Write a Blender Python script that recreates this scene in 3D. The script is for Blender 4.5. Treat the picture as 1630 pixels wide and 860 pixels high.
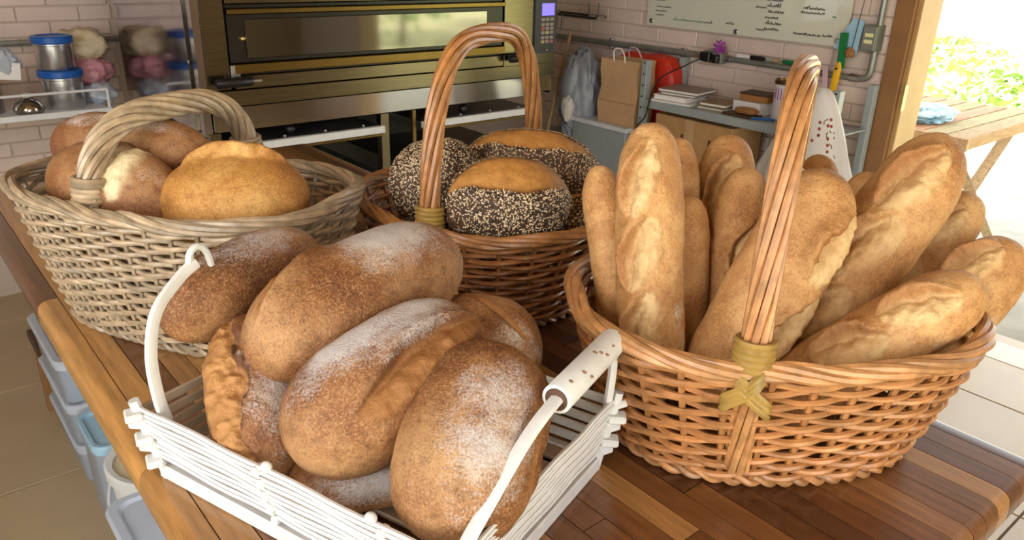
import bpy, bmesh, math, random
import numpy as np
from mathutils import Vector, Matrix, Quaternion

for o in list(bpy.data.objects):
    bpy.data.objects.remove(o)
scene = bpy.context.scene
COL = scene.collection
random.seed(7)
RNG = np.random.default_rng(11)

# ------------------------------------------------------------------ camera
PITCH, ROLL, AZ, EYE, FPX = .392677, .02823, .7004, 1.40, 1243.85
Fv = Vector((math.sin(AZ)*math.cos(PITCH), math.cos(AZ)*math.cos(PITCH), -math.sin(PITCH)))
Rv = Vector((math.cos(AZ), -math.sin(AZ), 0))
Uv = Rv.cross(Fv)
Rv, Uv = Rv*math.cos(ROLL)+Uv*math.sin(ROLL), Uv*math.cos(ROLL)-Rv*math.sin(ROLL)
cam_data = bpy.data.cameras.new('camera')
cam_data.sensor_width = 36
cam_data.lens = FPX/1630*36
cam_data.clip_start = .02
cam = bpy.data.objects.new('camera', cam_data)
M3 = Matrix((Rv, Uv, -Fv)).transposed()
cam.matrix_world = Matrix.Translation((0, 0, EYE)) @ M3.to_4x4()
COL.objects.link(cam)
scene.camera = cam

# ------------------------------------------------------------------ light
vs = scene.view_settings
vs.view_transform = 'Standard'
vs.look = 'None'
vs.gamma = 1
vs.use_curve_mapping = False
vs.exposure = 0.28

world = bpy.data.worlds.new('sky')
scene.world = world
world.use_nodes = True
bg = world.node_tree.nodes['Background']
bg.inputs[0].default_value = (.93, .97, 1.0, 1)
bg.inputs[1].default_value = 3.0

sun_d = bpy.data.lights.new('sun', 'SUN')
sun_d.energy = 16
sun_d.angle = math.radians(.6)
sun_d.color = (1, .95, .84)
sun = bpy.data.objects.new('sun', sun_d)
sun.rotation_euler = Vector((.45, -.45, -.77)).to_track_quat('-Z', 'Y').to_euler()
COL.objects.link(sun)


def area(name, loc, direction, sx, sy, power, color):
    d = bpy.data.lights.new(name, 'AREA')
    d.shape = 'RECTANGLE'
    d.size, d.size_y = sx, sy
    d.energy = power
    d.color = color
    o = bpy.data.objects.new(name, d)
    o.location = loc
    o.rotation_euler = Vector(direction).to_track_quat('-Z', 'Z').to_euler()
    COL.objects.link(o)


# daylight coming in through the window and door openings of the room
area('daylight_window_left', (-1.46, .15, 1.55), (1, 0, -.05), 2.0, 1.3, 36, (.96, .98, 1.0))
area('daylight_door_front', (-.1, -1.56, 1.35), (0, 1, -.05), 2.0, 2.0, 16, (.98, .98, 1.0))


# ------------------------------------------------------------------ tagging
def tag(o, label=None, cat=None, group=None, kind=None):
    if label: o['label'] = label
    if cat: o['category'] = cat
    if group: o['group'] = group
    if kind: o['kind'] = kind
    return o


def empty(name, loc=(0, 0, 0), rotz=0, **k):
    o = bpy.data.objects.new(name, None)
    o.empty_display_size = .05
    o.location = loc
    o.rotation_euler = (0, 0, rotz)
    COL.objects.link(o)
    return tag(o, **k)


# ------------------------------------------------------------------ materials
def srgb(*c):
    return tuple(((v/255)/12.92 if v/255 <= .04045 else ((v/255+.055)/1.055)**2.4) for v in c)+(1,)


class NT:
    """small node-building helper"""
    def __init__(s, name):
        s.m = bpy.data.materials.new(name)
        s.m.use_nodes = True
        s.t = s.m.node_tree
        s.b = s.t.nodes['Principled BSDF']
        s.tc = s.t.nodes.new('ShaderNodeTexCoord')

    def n(s, typ, **k):
        nd = s.t.nodes.new(typ)
        for a, v in k.items(): setattr(nd, a, v)
        return nd

    def l(s, a, b): s.t.links.new(a, b)

    def mapping(s, scale=(1, 1, 1), src='Object', rnd=True):
        mp = s.n('ShaderNodeMapping')
        mp.inputs['Scale'].default_value = scale
        s.l(s.tc.outputs[src], mp.inputs['Vector'])
        if rnd:
            oi = s.n('ShaderNodeObjectInfo')
            ml = s.n('ShaderNodeMath', operation='MULTIPLY')
            ml.inputs[1].default_value = 37.0
            s.l(oi.outputs['Random'], ml.inputs[0])
            s.l(ml.outputs[0], mp.inputs['Location'])
        return mp.outputs[0]

    def noise(s, vec, scale, detail=3, rough=.55):
        nd = s.n('ShaderNodeTexNoise')
        nd.inputs['Scale'].default_value = scale
        nd.inputs['Detail'].default_value = detail
        nd.inputs['Roughness'].default_value = rough
        s.l(vec, nd.inputs['Vector'])
        return nd.outputs['Fac']

    def ramp(s, fac, stops):
        nd = s.n('ShaderNodeValToRGB')
        e = nd.color_ramp.elements
        while len(e) < len(stops): e.new(.5)
        for el, (p, c) in zip(e, stops):
            el.position = p
            el.color = c if len(c) == 4 else tuple(c)+(1,)
        s.l(fac, nd.inputs[0])
        return nd.outputs[0]

    def mix(s, fac, a, b, mode='MIX'):
        nd = s.n('ShaderNodeMix', data_type='RGBA', blend_type=mode)
        for sock, v in ((nd.inputs[0], fac), (nd.inputs[6], a), (nd.inputs[7], b)):
            if hasattr(v, 'is_linked'): s.l(v, sock)
            else: sock.default_value = v
        return nd.outputs[2]

    def math(s, op, a, b=0.0):
        nd = s.n('ShaderNodeMath', operation=op)
        for sock, v in ((nd.inputs[0], a), (nd.inputs[1], b)):
            if hasattr(v, 'is_linked'): s.l(v, sock)
            else: sock.default_value = v
        return nd.outputs[0]

    def bump(s, h, strength=.3, dist=.002):
        nd = s.n('ShaderNodeBump')
        nd.inputs['Strength'].default_value = strength
        nd.inputs['Distance'].default_value = dist
        s.l(h, nd.inputs['Height'])
        s.l(nd.outputs[0], s.b.inputs['Normal'])

    def out(s, color=None, rough=.5, metal=0, **k):
        if color is not None:
            if hasattr(color, 'is_linked'): s.l(color, s.b.inputs['Base Color'])
            else: s.b.inputs['Base Color'].default_value = color
        if hasattr(rough, 'is_linked'): s.l(rough, s.b.inputs['Roughness'])
        else: s.b.inputs['Roughness'].default_value = rough
        s.b.inputs['Metallic'].default_value = metal
        for a, v in k.items(): s.b.inputs[a.replace('_', ' ')].default_value = v
        return s.m


def plain(name, col, rough=.5, metal=0, var=.12, scale=30, bump=0, **k):
    t = NT(name)
    v = t.mapping()
    f = t.noise(v, scale, 4)
    d = tuple(c*(1-var) for c in col[:3])+(1,)
    b = tuple(min(1, c*(1+var)) for c in col[:3])+(1,)
    c = t.ramp(f, [(.3, d), (.7, b)])
    if bump: t.bump(f, bump, .002)
    return t.out(c, rough, metal, **k)


def obj_color_mat(name, rough, grain=(1, 1, 1), gscale=20, var=.35, coat=0, bump=.15, spec=.5):
    """colour taken from the object's own colour, with grain on top"""
    t = NT(name)
    v = t.mapping(grain)
    f = t.noise(v, gscale, 5, .6)
    oi = t.n('ShaderNodeObjectInfo')
    dk = t.mix(1.0, oi.outputs['Color'], (1-var, 1-var*1.05, 1-var*1.1, 1), 'MULTIPLY')
    lt = t.mix(1.0, oi.outputs['Color'], (1+var*.5, 1+var*.5, 1+var*.45, 1), 'MULTIPLY')
    fr = t.ramp(f, [(.32, (0, 0, 0)), (.68, (1, 1, 1))])
    c = t.mix(fr, dk, lt)
    if bump: t.bump(f, bump, .001)
    m = t.out(c, rough)
    t.b.inputs['Coat Weight'].default_value = coat
    t.b.inputs['Coat Roughness'].default_value = .12
    t.b.inputs['Specular IOR Level'].default_value = spec
    return m


def crust(name, dark, mid, light, crumb, flour=srgb(226, 220, 212), speck=.5, rough=.6, patch=9):
    t = NT(name)
    v = t.mapping((1, 1, 1))
    at = t.n('ShaderNodeVertexColor', layer_name='mask')
    sep = t.n('ShaderNodeSeparateColor')
    t.l(at.outputs[0], sep.inputs[0])
    low = t.noise(v, patch, 4, .6)
    c = t.ramp(low, [(.28, dark), (.48, mid), (.72, light)])
    fine = t.noise(v, 420, 2, .75)
    c = t.mix(t.math('MULTIPLY', t.ramp(fine, [(.5, (0, 0, 0)), (.64, (1, 1, 1))]), speck), c, light)
    c = t.mix(t.math('MULTIPLY', t.ramp(fine, [(.30, (1, 1, 1)), (.43, (0, 0, 0))]), .55), c, dark)
    med = t.noise(v, 70, 5, .75)
    c = t.mix(t.math('MULTIPLY', t.ramp(med, [(.30, (1, 1, 1)), (.50, (0, 0, 0))]), .6), c, dark)
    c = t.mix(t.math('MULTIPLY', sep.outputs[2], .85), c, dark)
    cr = t.mix(t.ramp(med, [(.35, (0, 0, 0)), (.7, (1, 1, 1))]), tuple(a*b for a, b in zip(crumb[:3], (.68, .6, .5)))+(1,), crumb)
    cr = t.mix(t.math('MULTIPLY', t.ramp(low, [(.3, (1, 1, 1)), (.6, (0, 0, 0))]), .7), cr, mid)
    c = t.mix(sep.outputs[0], c, cr)
    fl = t.noise(v, 480, 3, .8)
    fl2 = t.noise(v, 30, 5, .75)
    ff = t.math('ADD', t.math('MULTIPLY', sep.outputs[1], 1.1), t.math('MULTIPLY', t.math('SUBTRACT', fl, .5), 1.5))
    ff = t.math('ADD', ff, t.math('MULTIPLY', t.math('SUBTRACT', fl2, .5), 1.2))
    ff = t.math('MULTIPLY', ff, t.ramp(sep.outputs[1], [(.02, (0, 0, 0)), (.25, (1, 1, 1))]))
    ff = t.ramp(ff, [(.28, (0, 0, 0)), (.95, (.82, .82, .82))])
    c = t.mix(ff, c, flour)
    h = t.math('ADD', t.math('MULTIPLY', med, .8), t.math('MULTIPLY', fine, .5))
    t.bump(h, .7, .003)
    m = t.out(c, rough)
    t.b.inputs['Specular IOR Level'].default_value = .35
    return m


M = {}
M['stave'] = obj_color_mat('varnished_stave', .32, (14, 1.2, 14), 9, .34, .35, .06)
M['wicker'] = obj_color_mat('willow_rod', .42, (3, 3, 3), 14, .38, .12, .25)
M['tile'] = obj_color_mat('glazed_tile', .25, (1, 1, 1), 6, .07, 0, .03)
M['floor_tile'] = obj_color_mat('floor_tile', .28, (1, 1, 1), 5, .09, 0, .03)
M['outwood'] = obj_color_mat('weathered_wood', .7, (2, 20, 20), 5, .35, 0, .3)
FLOUR = srgb(206, 202, 198)
M['brown_crust'] = crust('brown_crust', srgb(78, 44, 24), srgb(130, 83, 45), srgb(180, 138, 92), srgb(172, 122, 70), FLOUR, speck=.62)
M['dark_crust'] = crust('dark_crust', srgb(74, 42, 24), srgb(122, 76, 42), srgb(168, 122, 78), srgb(190, 140, 84), FLOUR, speck=.6)
M['gold_crust'] = crust('gold_crust', srgb(132, 76, 28), srgb(186, 130, 62), srgb(216, 172, 102), srgb(234, 212, 160), speck=.5)
M['russet_crust'] = crust('russet_crust', srgb(84, 46, 26), srgb(128, 80, 44), srgb(174, 130, 84), srgb(240, 224, 180), speck=.45)
M['baguette_crust'] = crust('baguette_crust', srgb(140, 88, 44), srgb(188, 138, 82), srgb(214, 172, 116), srgb(226, 194, 140), speck=.5, patch=16)
M['seed_crust'] = crust('seeded_crust', srgb(60, 40, 26), srgb(84, 58, 36), srgb(112, 80, 50), srgb(204, 148, 76), speck=.3)
M['sesame'] = plain('sesame_seed', srgb(224, 200, 160), .5, 0, .15, 300)
M['poppy'] = plain('black_seed', srgb(38, 32, 32), .45, 0, .3, 300)
M['rattan_bind'] = plain('rattan_binding', srgb(150, 120, 58), .4, 0, .2, 60)
M['tray_white'] = plain('chipped_white_paint', srgb(208, 206, 200), .5, 0, .07, 60, .2)
M['tray_slat'] = plain('worn_slat', srgb(166, 146, 122), .55, 0, .15, 30, .2)
M['chip'] = plain('bare_rust_spot', srgb(140, 108, 78), .7, 0, .2, 100)
M['steel'] = NT('brushed_steel')
t = M['steel']
v = t.mapping((1, 1, 60), rnd=False)
f = t.noise(v, 8, 4)
M['steel'] = t.out(t.ramp(f, [(.3, srgb(112, 103, 84)), (.7, srgb(132, 122, 100))]), t.math('ADD', t.math('MULTIPLY', f, .12), .17), 1)
M['mirror_steel'] = plain('polished_steel', srgb(168, 164, 158), .1, 1, .04, 10)
M['side_steel'] = plain('oven_side_steel', srgb(176, 172, 178), .1, 1, .05, 6)
M['satin_steel'] = plain('satin_steel', srgb(200, 202, 205), .3, 1, .05, 12)
M['gold_strip'] = plain('warm_trim', srgb(128, 104, 60), .3, 1, .06, 10)
M['oven_black'] = plain('oven_black', srgb(30, 22, 16), .3, 0, .2, 30)
M['oven_glass'] = plain('oven_window_glass', srgb(30, 28, 18), .06, 0, .2, 8, Specular_IOR_Level=1.0, IOR=1.85)
M['black_plastic'] = plain('black_plastic', srgb(22, 20, 20), .4, 0, .2, 50)
M['panel_grey'] = plain('control_panel_grey', srgb(62, 60, 62), .45, 0, .08, 40)
M['key_grey'] = plain('key_grey', srgb(150, 138, 132), .5, 0, .1, 60)
M['key_red'] = plain('key_red', srgb(170, 92, 88), .5, 0, .1, 60)
M['key_yellow'] = plain('key_yellow', srgb(170, 168, 110), .5, 0, .1, 60)
t = NT('lit_display')
t.b.inputs['Emission Color'].default_value = srgb(140, 125, 250)
t.b.inputs['Emission Strength'].default_value = .9
M['display'] = t.out(srgb(90, 80, 200), .3)
M['white_metal'] = plain('white_enamel', srgb(222, 224, 226), .35, 0, .04, 20)
M['shelf_grey'] = plain('grey_shelf_paint', srgb(158, 166, 166), .4, 0, .06, 20)
M['pipe'] = plain('galvanised_conduit', srgb(150, 154, 146), .38, .55, .12, 20)
M['plaster'] = plain('grout_wall', srgb(200, 184, 168), .8, 0, .05, 12)
M['room_wall'] = plain('painted_wall', srgb(176, 150, 118), .8, 0, .06, 3)
M['ceiling'] = plain('wood_ceiling', srgb(150, 118, 80), .7, 0, .15, 5)
M['grout'] = plain('floor_grout', srgb(120, 104, 84), .9, 0, .1, 40)
M['frame_brown'] = plain('brown_door_casing', srgb(146, 104, 62), .5, 0, .1, 12)
M['frame_tan'] = plain('tan_door_jamb', srgb(190, 154, 98), .5, 0, .08, 10)
M['brass'] = plain('brass_plate', srgb(206, 180, 120), .35, 1, .1, 30)
M['blue_lid'] = plain('blue_lid', srgb(24, 92, 176), .35, 0, .1, 20)
t = NT('clear_plastic')
t.b.inputs['Transmission Weight'].default_value = .55
M['clear_plastic'] = t.out(srgb(206, 218, 232), .28)
M['milky_plastic'] = plain('milky_plastic', srgb(208, 218, 230), .3, 0, .06, 10, Transmission_Weight=.25)
M['bucket_white'] = plain('white_bucket', srgb(226, 230, 226), .35, 0, .04, 10)
M['cream'] = plain('cream_inside', srgb(226, 214, 180), .5, 0, .05, 10)
M['kraft'] = plain('kraft_paper', srgb(196, 158, 116), .75, 0, .09, 14, .15)
M['carton'] = plain('corrugated_carton', srgb(184, 142, 92), .8, 0, .08, 20, .1)
M['red_bag'] = plain('red_bag', srgb(206, 52, 30), .45, 0, .12, 10)
M['grey_bag'] = plain('grey_plastic_bag', srgb(150, 156, 168), .35, 0, .14, 12)
M['white_paper'] = plain('white_paper', srgb(236, 234, 230), .7, 0, .04, 20)
M['book_grey'] = plain('grey_cover', srgb(142, 128, 120), .4, 0, .08, 20)
M['book_tan'] = plain('tan_cover', srgb(150, 126, 88), .5, 0, .1, 20)
M['book_olive'] = plain('olive_cover', srgb(140, 130, 84), .5, 0, .1, 20)
M['wood_box'] = plain('brown_wood_box', srgb(160, 110, 60), .5, 0, .15, 25)
M['dark_wood'] = plain('dark_wood', srgb(80, 54, 36), .5, 0, .15, 25)
M['tin_white'] = plain('white_tin', srgb(228, 222, 226), .35, 0, .04, 20)
M['ink'] = plain('marker_ink', srgb(52, 40, 34), .5, 0, .1, 50)
M['green_ink'] = plain('green_marker_ink', srgb(70, 140, 96), .5, 0, .1, 50)
t = NT('board_glass')
t.b.inputs['Transmission Weight'].default_value = .12
t.b.inputs['Specular IOR Level'].default_value = .9
M['board'] = t.out(srgb(232, 232, 214), .04)
M['green_blade'] = plain('green_blade', srgb(24, 122, 66), .4, 0, .06, 20)
M['yellow_handle'] = plain('yellow_handle', srgb(240, 184, 20), .4, 0, .06, 20)
M['blue_sheet'] = plain('pale_blue_sheet', srgb(164, 204, 226), .4, 0, .05, 20)
M['pink'] = plain('pink_strip', srgb(214, 180, 190), .5, 0, .06, 20)
M['purple'] = plain('purple_ribbon', srgb(168, 70, 170), .5, 0, .15, 60)
M['switch_yellow'] = plain('switch_rocker', srgb(238, 232, 176), .4, 0, .04, 20)
M['switch_body'] = plain('switch_box_grey', srgb(120, 126, 110), .5, 0, .06, 20)
M['beige_bag'] = plain('beige_plastic_bag', srgb(206, 190, 156), .4, 0, .12, 20)
M['pink_bag'] = plain('pink_plastic_bag', srgb(190, 132, 140), .4, 0, .2, 20)
M['stick'] = plain('wooden_pole', srgb(176, 150, 110), .5, 0, .12, 20)
M['cloth_red'] = plain('embroidery_red', srgb(170, 70, 60), .8, 0, .1, 60)
M['cloth_green'] = plain('embroidery_green', srgb(104, 120, 84), .8, 0, .1, 60)
M['cloth'] = plain('white_cloth', srgb(226, 222, 216), .85, 0, .04, 12)
M['apron'] = plain('weathered_concrete', srgb(172, 170, 156), .85, 0, .2, 4, .3)
M['lawn'] = plain('dry_lawn', srgb(212, 204, 150), .9, 0, .14, .9)
M['leaf'] = plain('lawn_leaf', srgb(170, 204, 120), .6, 0, .3, 3)
M['dark_leaf'] = plain('tree_leaf', srgb(90, 150, 40), .6, 0, .35, 3)
M['bark'] = plain('bark', srgb(110, 86, 62), .9, 0, .2, 20)


# ------------------------------------------------------------------ geometry helpers
def frames(P, closed):
    P = np.asarray(P, float)
    n = len(P)
    if closed: T = np.roll(P, -1, 0)-np.roll(P, 1, 0)
    else: T = np.gradient(P, axis=0)
    T /= np.linalg.norm(T, axis=1)[:, None]+1e-12
    a = np.array([0, 0, 1.]) if abs(T[0][2]) < .9 else np.array([1., 0, 0])
    N = np.zeros_like(P)
    v = np.cross(T[0], a)
    for i in range(n):
        v = v-T[i]*(v@T[i])
        v = v/(np.linalg.norm(v)+1e-12)
        N[i] = v
    return T, N, np.cross(T, N)


class MB:
    def __init__(s):
        s.v, s.f, s.n = [], [], 0

    def add(s, V, F):
        V = np.asarray(V, float).reshape(-1, 3)
        s.v.append(V)
        n = s.n
        s.f.extend([tuple(i+n for i in q) for q in F])
        s.n += len(V)
        return s

    def tube(s, P, r, sides=6, closed=False, flat=1.0, vertical=False):
        P = np.asarray(P, float)
        n = len(P)
        T, N, B = frames(P, closed)
        if vertical:                         # keep the flat side horizontal/vertical instead of transported
            B = np.array([0, 0, 1.])-T*T[:, 2:3]
            B /= np.linalg.norm(B, axis=1)[:, None]+1e-9
            N = np.cross(B, T)
        r = np.broadcast_to(np.asarray(r, float), (n,))
        a = np.arange(sides)*2*math.pi/sides
        V = P[:, None]+r[:, None, None]*(np.cos(a)[None, :, None]*N[:, None]+flat*np.sin(a)[None, :, None]*B[:, None])
        F = []
        m = n if closed else n-1
        for i in range(m):
            j = (i+1) % n
            for k in range(sides):
                l = (k+1) % sides
                F.append((i*sides+k, i*sides+l, j*sides+l, j*sides+k))
        if not closed:
            F.append(tuple(range(sides))[::-1])
            F.append(tuple((n-1)*sides+k for k in range(sides)))
        return s.add(V, F)

    def box(s, c, d, bevel=0, rot=None):
        bm = bmesh.new()
        bmesh.ops.create_cube(bm, size=1)
        for v in bm.verts: v.co = Vector((v.co.x*d[0], v.co.y*d[1], v.co.z*d[2]))
        if bevel: bmesh.ops.bevel(bm, geom=bm.edges[:], offset=bevel, segments=2 if bevel > .004 else 1, affect='EDGES', profile=.6)
        bm.verts.index_update()
        R = Matrix.Identity(3) if rot is None else rot
        V = [tuple(R @ v.co+Vector(c)) for v in bm.verts]
        F = [tuple(v.index for v in f.verts) for f in bm.faces]
        bm.free()
        return s.add(V, F)

    def lathe(s, prof, c=(0, 0, 0), seg=32):
        a = np.arange(seg)*2*math.pi/seg
        V = [(c[0]+r*math.cos(t), c[1]+r*math.sin(t), c[2]+z) for r, z in prof for t in a]
        F = []
        for i in range(len(prof)-1):
            for k in range(seg):
                l = (k+1) % seg
                F.append((i*seg+k, i*seg+l, (i+1)*seg+l, (i+1)*seg+k))
        F.append(tuple(range(seg))[::-1])
        F.append(tuple((len(prof)-1)*seg+k for k in range(seg)))
        return s.add(V, F)

    def sphere(s, c, r, nu=12, nv=8):
        prof = [(max(1e-4, math.sin(math.pi*i/nv)), -math.cos(math.pi*i/nv)) for i in range(nv+1)]
        m = MB().lathe(prof, seg=nu)
        return s.add(m.v[0]*np.asarray(r)+np.asarray(c), m.f)

    def mesh(s, name, mat, origin=(0, 0, 0), sharp=35):
        me = bpy.data.meshes.new(name)
        V = np.concatenate(s.v)-np.asarray(origin, float)
        me.from_pydata(V.tolist(), [], s.f)
        me.polygons.foreach_set('use_smooth', [True]*len(me.polygons))
        if sharp: me.set_sharp_from_angle(angle=math.radians(sharp))
        me.materials.append(mat if not isinstance(mat, str) else M[mat])
        return me

    def build(s, name, mat, parent=None, origin=None, sharp=35, color=None, **k):
        """origin given: world coordinates, object placed there.  parent given: coordinates are world if parent has no rotation"""
        if parent is not None and origin is None:
            off = world_loc(parent)
            o = bpy.data.objects.new(name, s.mesh(name, mat, off, sharp))
        else:
            og = origin or (0, 0, 0)
            o = bpy.data.objects.new(name, s.mesh(name, mat, og, sharp))
            o.location = og
        COL.objects.link(o)
        if parent is not None: o.parent = parent
        if color is not None: o.color = color
        return tag(o, **k)

    def local(s, name, mat, parent, sharp=35, color=None, **k):
        """coordinates already in the parent's own frame"""
        o = bpy.data.objects.new(name, s.mesh(name, mat, (0, 0, 0), sharp))
        COL.objects.link(o)
        o.parent = parent
        if color is not None: o.color = color
        return tag(o, **k)


def world_loc(o):
    p = Vector((0, 0, 0))
    while o is not None:
        p = p+o.location
        o = o.parent
    return tuple(p)


def smooth(P, n):
    """Catmull-Rom through points"""
    P = np.asarray(P, float)
    Q = np.vstack([2*P[0]-P[1], P, 2*P[-1]-P[-2]])
    out = []
    for i in range(len(P)-1):
        p0, p1, p2, p3 = Q[i:i+4]
        for t in np.linspace(0, 1, n, endpoint=False):
            out.append(.5*((2*p1)+(-p0+p2)*t+(2*p0-5*p1+4*p2-p3)*t*t+(-p0+3*p1-3*p2+p3)*t**3))
    out.append(P[-1])
    return np.array(out)


def hash3(i, j, k, seed):
    n = (i*374761393+j*668265263+k*2147483647+seed*974711) & 0xffffffff
    n = ((n ^ (n >> 13))*1274126177) & 0xffffffff
    return ((n ^ (n >> 16)) & 0xffff)/65535.0


def vnoise(P, scale, seed=0, octaves=3):
    """smooth value noise, -1..1"""
    P = np.asarray(P, float)*scale
    tot = np.zeros(len(P))
    amp, norm = 1, 0
    for o in range(octaves):
        b = np.floor(P).astype(np.int64)
        fr = P-b
        fr = fr*fr*(3-2*fr)
        acc = 0
        for dx in (0, 1):
            for dy in (0, 1):
                for dz in (0, 1):
                    w = (fr[:, 0] if dx else 1-fr[:, 0])*(fr[:, 1] if dy else 1-fr[:, 1])*(fr[:, 2] if dz else 1-fr[:, 2])
                    acc = acc+w*hash3(b[:, 0]+dx, b[:, 1]+dy, b[:, 2]+dz, seed+o*17)
        tot += amp*(acc*2-1)
        norm += amp
        amp *= .5
        P = P*2.03
    return tot/norm


def sstep(a, b, x):
    t = np.clip((x-a)/(b-a), 0, 1)
    return t*t*(3-2*t)


# ================================================================== THE SETTING
XW, YB = 3.10, 3.60        # inner faces of the tiled walls
# floor: grout bed plus each tile
fb = MB().box((.85, 1.0, -.06), (4.9, 5.2, .112)).build('floor', 'grout', kind='structure')
T = .583
tile_me = None
for i in range(-5, 2):
    for j in range(-6, 3):
        x0, y0 = 2.179+T*i, 2.164+T*j
        cx, cy = x0+T/2, y0+T/2
        if cx < -1.6 or cx > 3.2 or cy < -1.7 or cy > 3.7: continue
        if tile_me is None:
            tile_me = MB().box((0, 0, -.003), (T-.006, T-.006, .012), .0015).mesh('floor_tile', 'floor_tile')
        o = bpy.data.objects.new('floor_tile', tile_me)
        o.location = (cx, cy, 0)
        COL.objects.link(o)
        o.parent = fb
        k = random.uniform(.95, 1.04)
        o.color = tuple(c*k for c in srgb(184, 164, 130)[:3])+(1,)

# walls with openings
wb = MB().box((.85, YB+.08, 1.35), (4.9, .16, 2.7)).build('wall_back', 'plaster', kind='structure')
w = MB()
w.box((XW+.08, 2.575, 1.35), (.16, 2.25, 2.7))
w.box((XW+.08, .425, 2.425), (.16, 2.05, .55))
w.box((XW+.08, -1.125, 1.35), (.16, 1.05, 2.7))
wr = w.build('wall_right', 'plaster', kind='structure')
w = MB()
w.box((-1.58, 2.4, 1.35), (.16, 2.4, 2.7))
w.box((-1.58, -1.3, 1.35), (.16, .8, 2.7))
w.box((-1.58, .15, .45), (.16, 2.1, .9))
w.box((-1.58, .15, 2.45), (.16, 2.1, .5))
w.build('wall_left', 'room_wall', kind='structure')
w = MB()
w.box((-1.33, -1.68, 1.35), (.5, .16, 2.7))
w.box((2.0, -1.68, 1.35), (2.2, .16, 2.7))
w.box((-.09, -1.68, 2.53), (1.98, .16, .34))
w.build('wall_front', 'room_wall', kind='structure')
MB().box((1.3, 1.0, 2.76), (6.4, 5.6, .12)).build('ceiling', 'ceiling', kind='structure')


def tiles(wall, horiz, x0, x1, z0, z1, pw, ph, place, base):
    mes = {}
    row = 0
    z = z0
    while z < z1:
        x = x0-(pw/2 if row % 2 else 0)
        while x < x1:
            a, b = max(x, x0), min(x+pw, x1)
            if b-a > .02:
                key = round(b-a, 3)
                if key not in mes:
                    d = (key-.005, .008, ph-.005) if horiz else (.008, key-.005, ph-.005)
                    mes[key] = MB().box((0, 0, 0), d, .0022).mesh('tile', 'tile')
                o = bpy.data.objects.new('tile', mes[key])
                o.location = place((a+b)/2, z+ph/2)
                COL.objects.link(o)
                o.parent = wall
                k = random.uniform(.94, 1.05)
                o.color = tuple(c*k for c in base[:3])+(1,)
            x += pw
        z += ph
        row += 1


TILE = srgb(228, 207, 194)
tiles(wb, True, -.45, .87, .462, 1.40, .218, .0565, lambda x, z: (x, YB-.003, z), TILE)
tiles(wr, False, 1.455, 3.55, .44, 1.45, .23, .068, lambda y, z: (XW-.003, y, z), TILE)

# door frame in the right wall
d = empty('door_1', (XW, 1.42, 0), kind='structure')
MB().box((XW-.008, 1.425, 1.06), (.03, .075, 2.12), .004).build('casing', 'frame_brown', d)
MB().box((XW+.085, 1.383, 1.06), (.17, .02, 2.12), .003).build('jamb', 'frame_tan', d)
MB().box((XW+.002, 1.374, 1.06), (.012, .012, 2.12), .002).build('door_stop', 'frame_tan', d)
MB().box((XW+.0, 1.3675, .90), (.026, .003, .10), .001).build('strike_plate', 'brass', d)
MB().box((XW+.085, .42, 2.11), (.17, 1.92, .04), .003).build('head_jamb', 'frame_tan', d)
MB().box((XW+.085, -.59, 1.06), (.17, .02, 2.12), .003).build('jamb', 'frame_tan', d)
MB().box((XW+.08, .4, -.001), (.17, 1.96, .012), .002).build('threshold', 'floor_tile', d, color=srgb(206, 200, 180))

# window frame of the left wall and frame of the front opening
wn = empty('window_1', (-1.5, .15, .9), kind='structure')
for y in (-.88, .15, 1.18): MB().box((-1.58, y, 1.55), (.05, .05, 1.3), .004).build('stile', 'frame_brown', wn)
for z in (.92, 2.18): MB().box((-1.58, .15, z), (.05, 2.1, .05), .004).build('rail', 'frame_brown', wn)

# ------------------------------------------------------------------ outdoors
MB().box((4.62, .8, -.07), (2.7, 9, .1)).build('paved_apron', 'apron', origin=(4.62, .8, -.02), kind='structure')
g = MB()
g.box((18, 4, -.12), (60, 60, .1))
g.build('lawn', 'lawn', kind='structure')
g = MB()                                    # leafy ground cover in loose drifts
N = 2600
cx = RNG.uniform(8.4, 16, 600)
cy = RNG.uniform(.5, 8.5, 600)
keep = vnoise(np.stack([cx*.45, cy*.9, cx*0], 1), 1, 5, 2) > .12
cs = np.stack([cx, cy], 1)[keep]
idx = RNG.integers(0, len(cs), N)
px = cs[idx, 0]+RNG.normal(0, .22, N)
py = cs[idx, 1]+RNG.normal(0, .22, N)
ang = RNG.uniform(0, 6.28, N)
hh = RNG.uniform(.06, .22, N)
lw = RNG.uniform(.03, .06, N)
V = np.zeros((N, 4, 3))
dx, dy = np.cos(ang), np.sin(ang)
V[:, 0] = np.stack([px, py, np.full(N, -.07)], 1)
V[:, 1] = np.stack([px+dx*hh*.5-dy*lw, py+dy*hh*.5+dx*lw, -.07+hh*.6], 1)
V[:, 2] = np.stack([px+dx*hh, py+dy*hh, -.07+hh*.8], 1)
V[:, 3] = np.stack([px+dx*hh*.5+dy*lw, py+dy*hh*.5-dx*lw, -.07+hh*.6], 1)
g.add(V, [(4*i, 4*i+1, 4*i+2, 4*i+3) for i in range(N)])
g.build('ground_cover', 'leaf', label='green ground cover plants growing in patches on the sunny lawn', cat='plants', kind='stuff')


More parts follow.
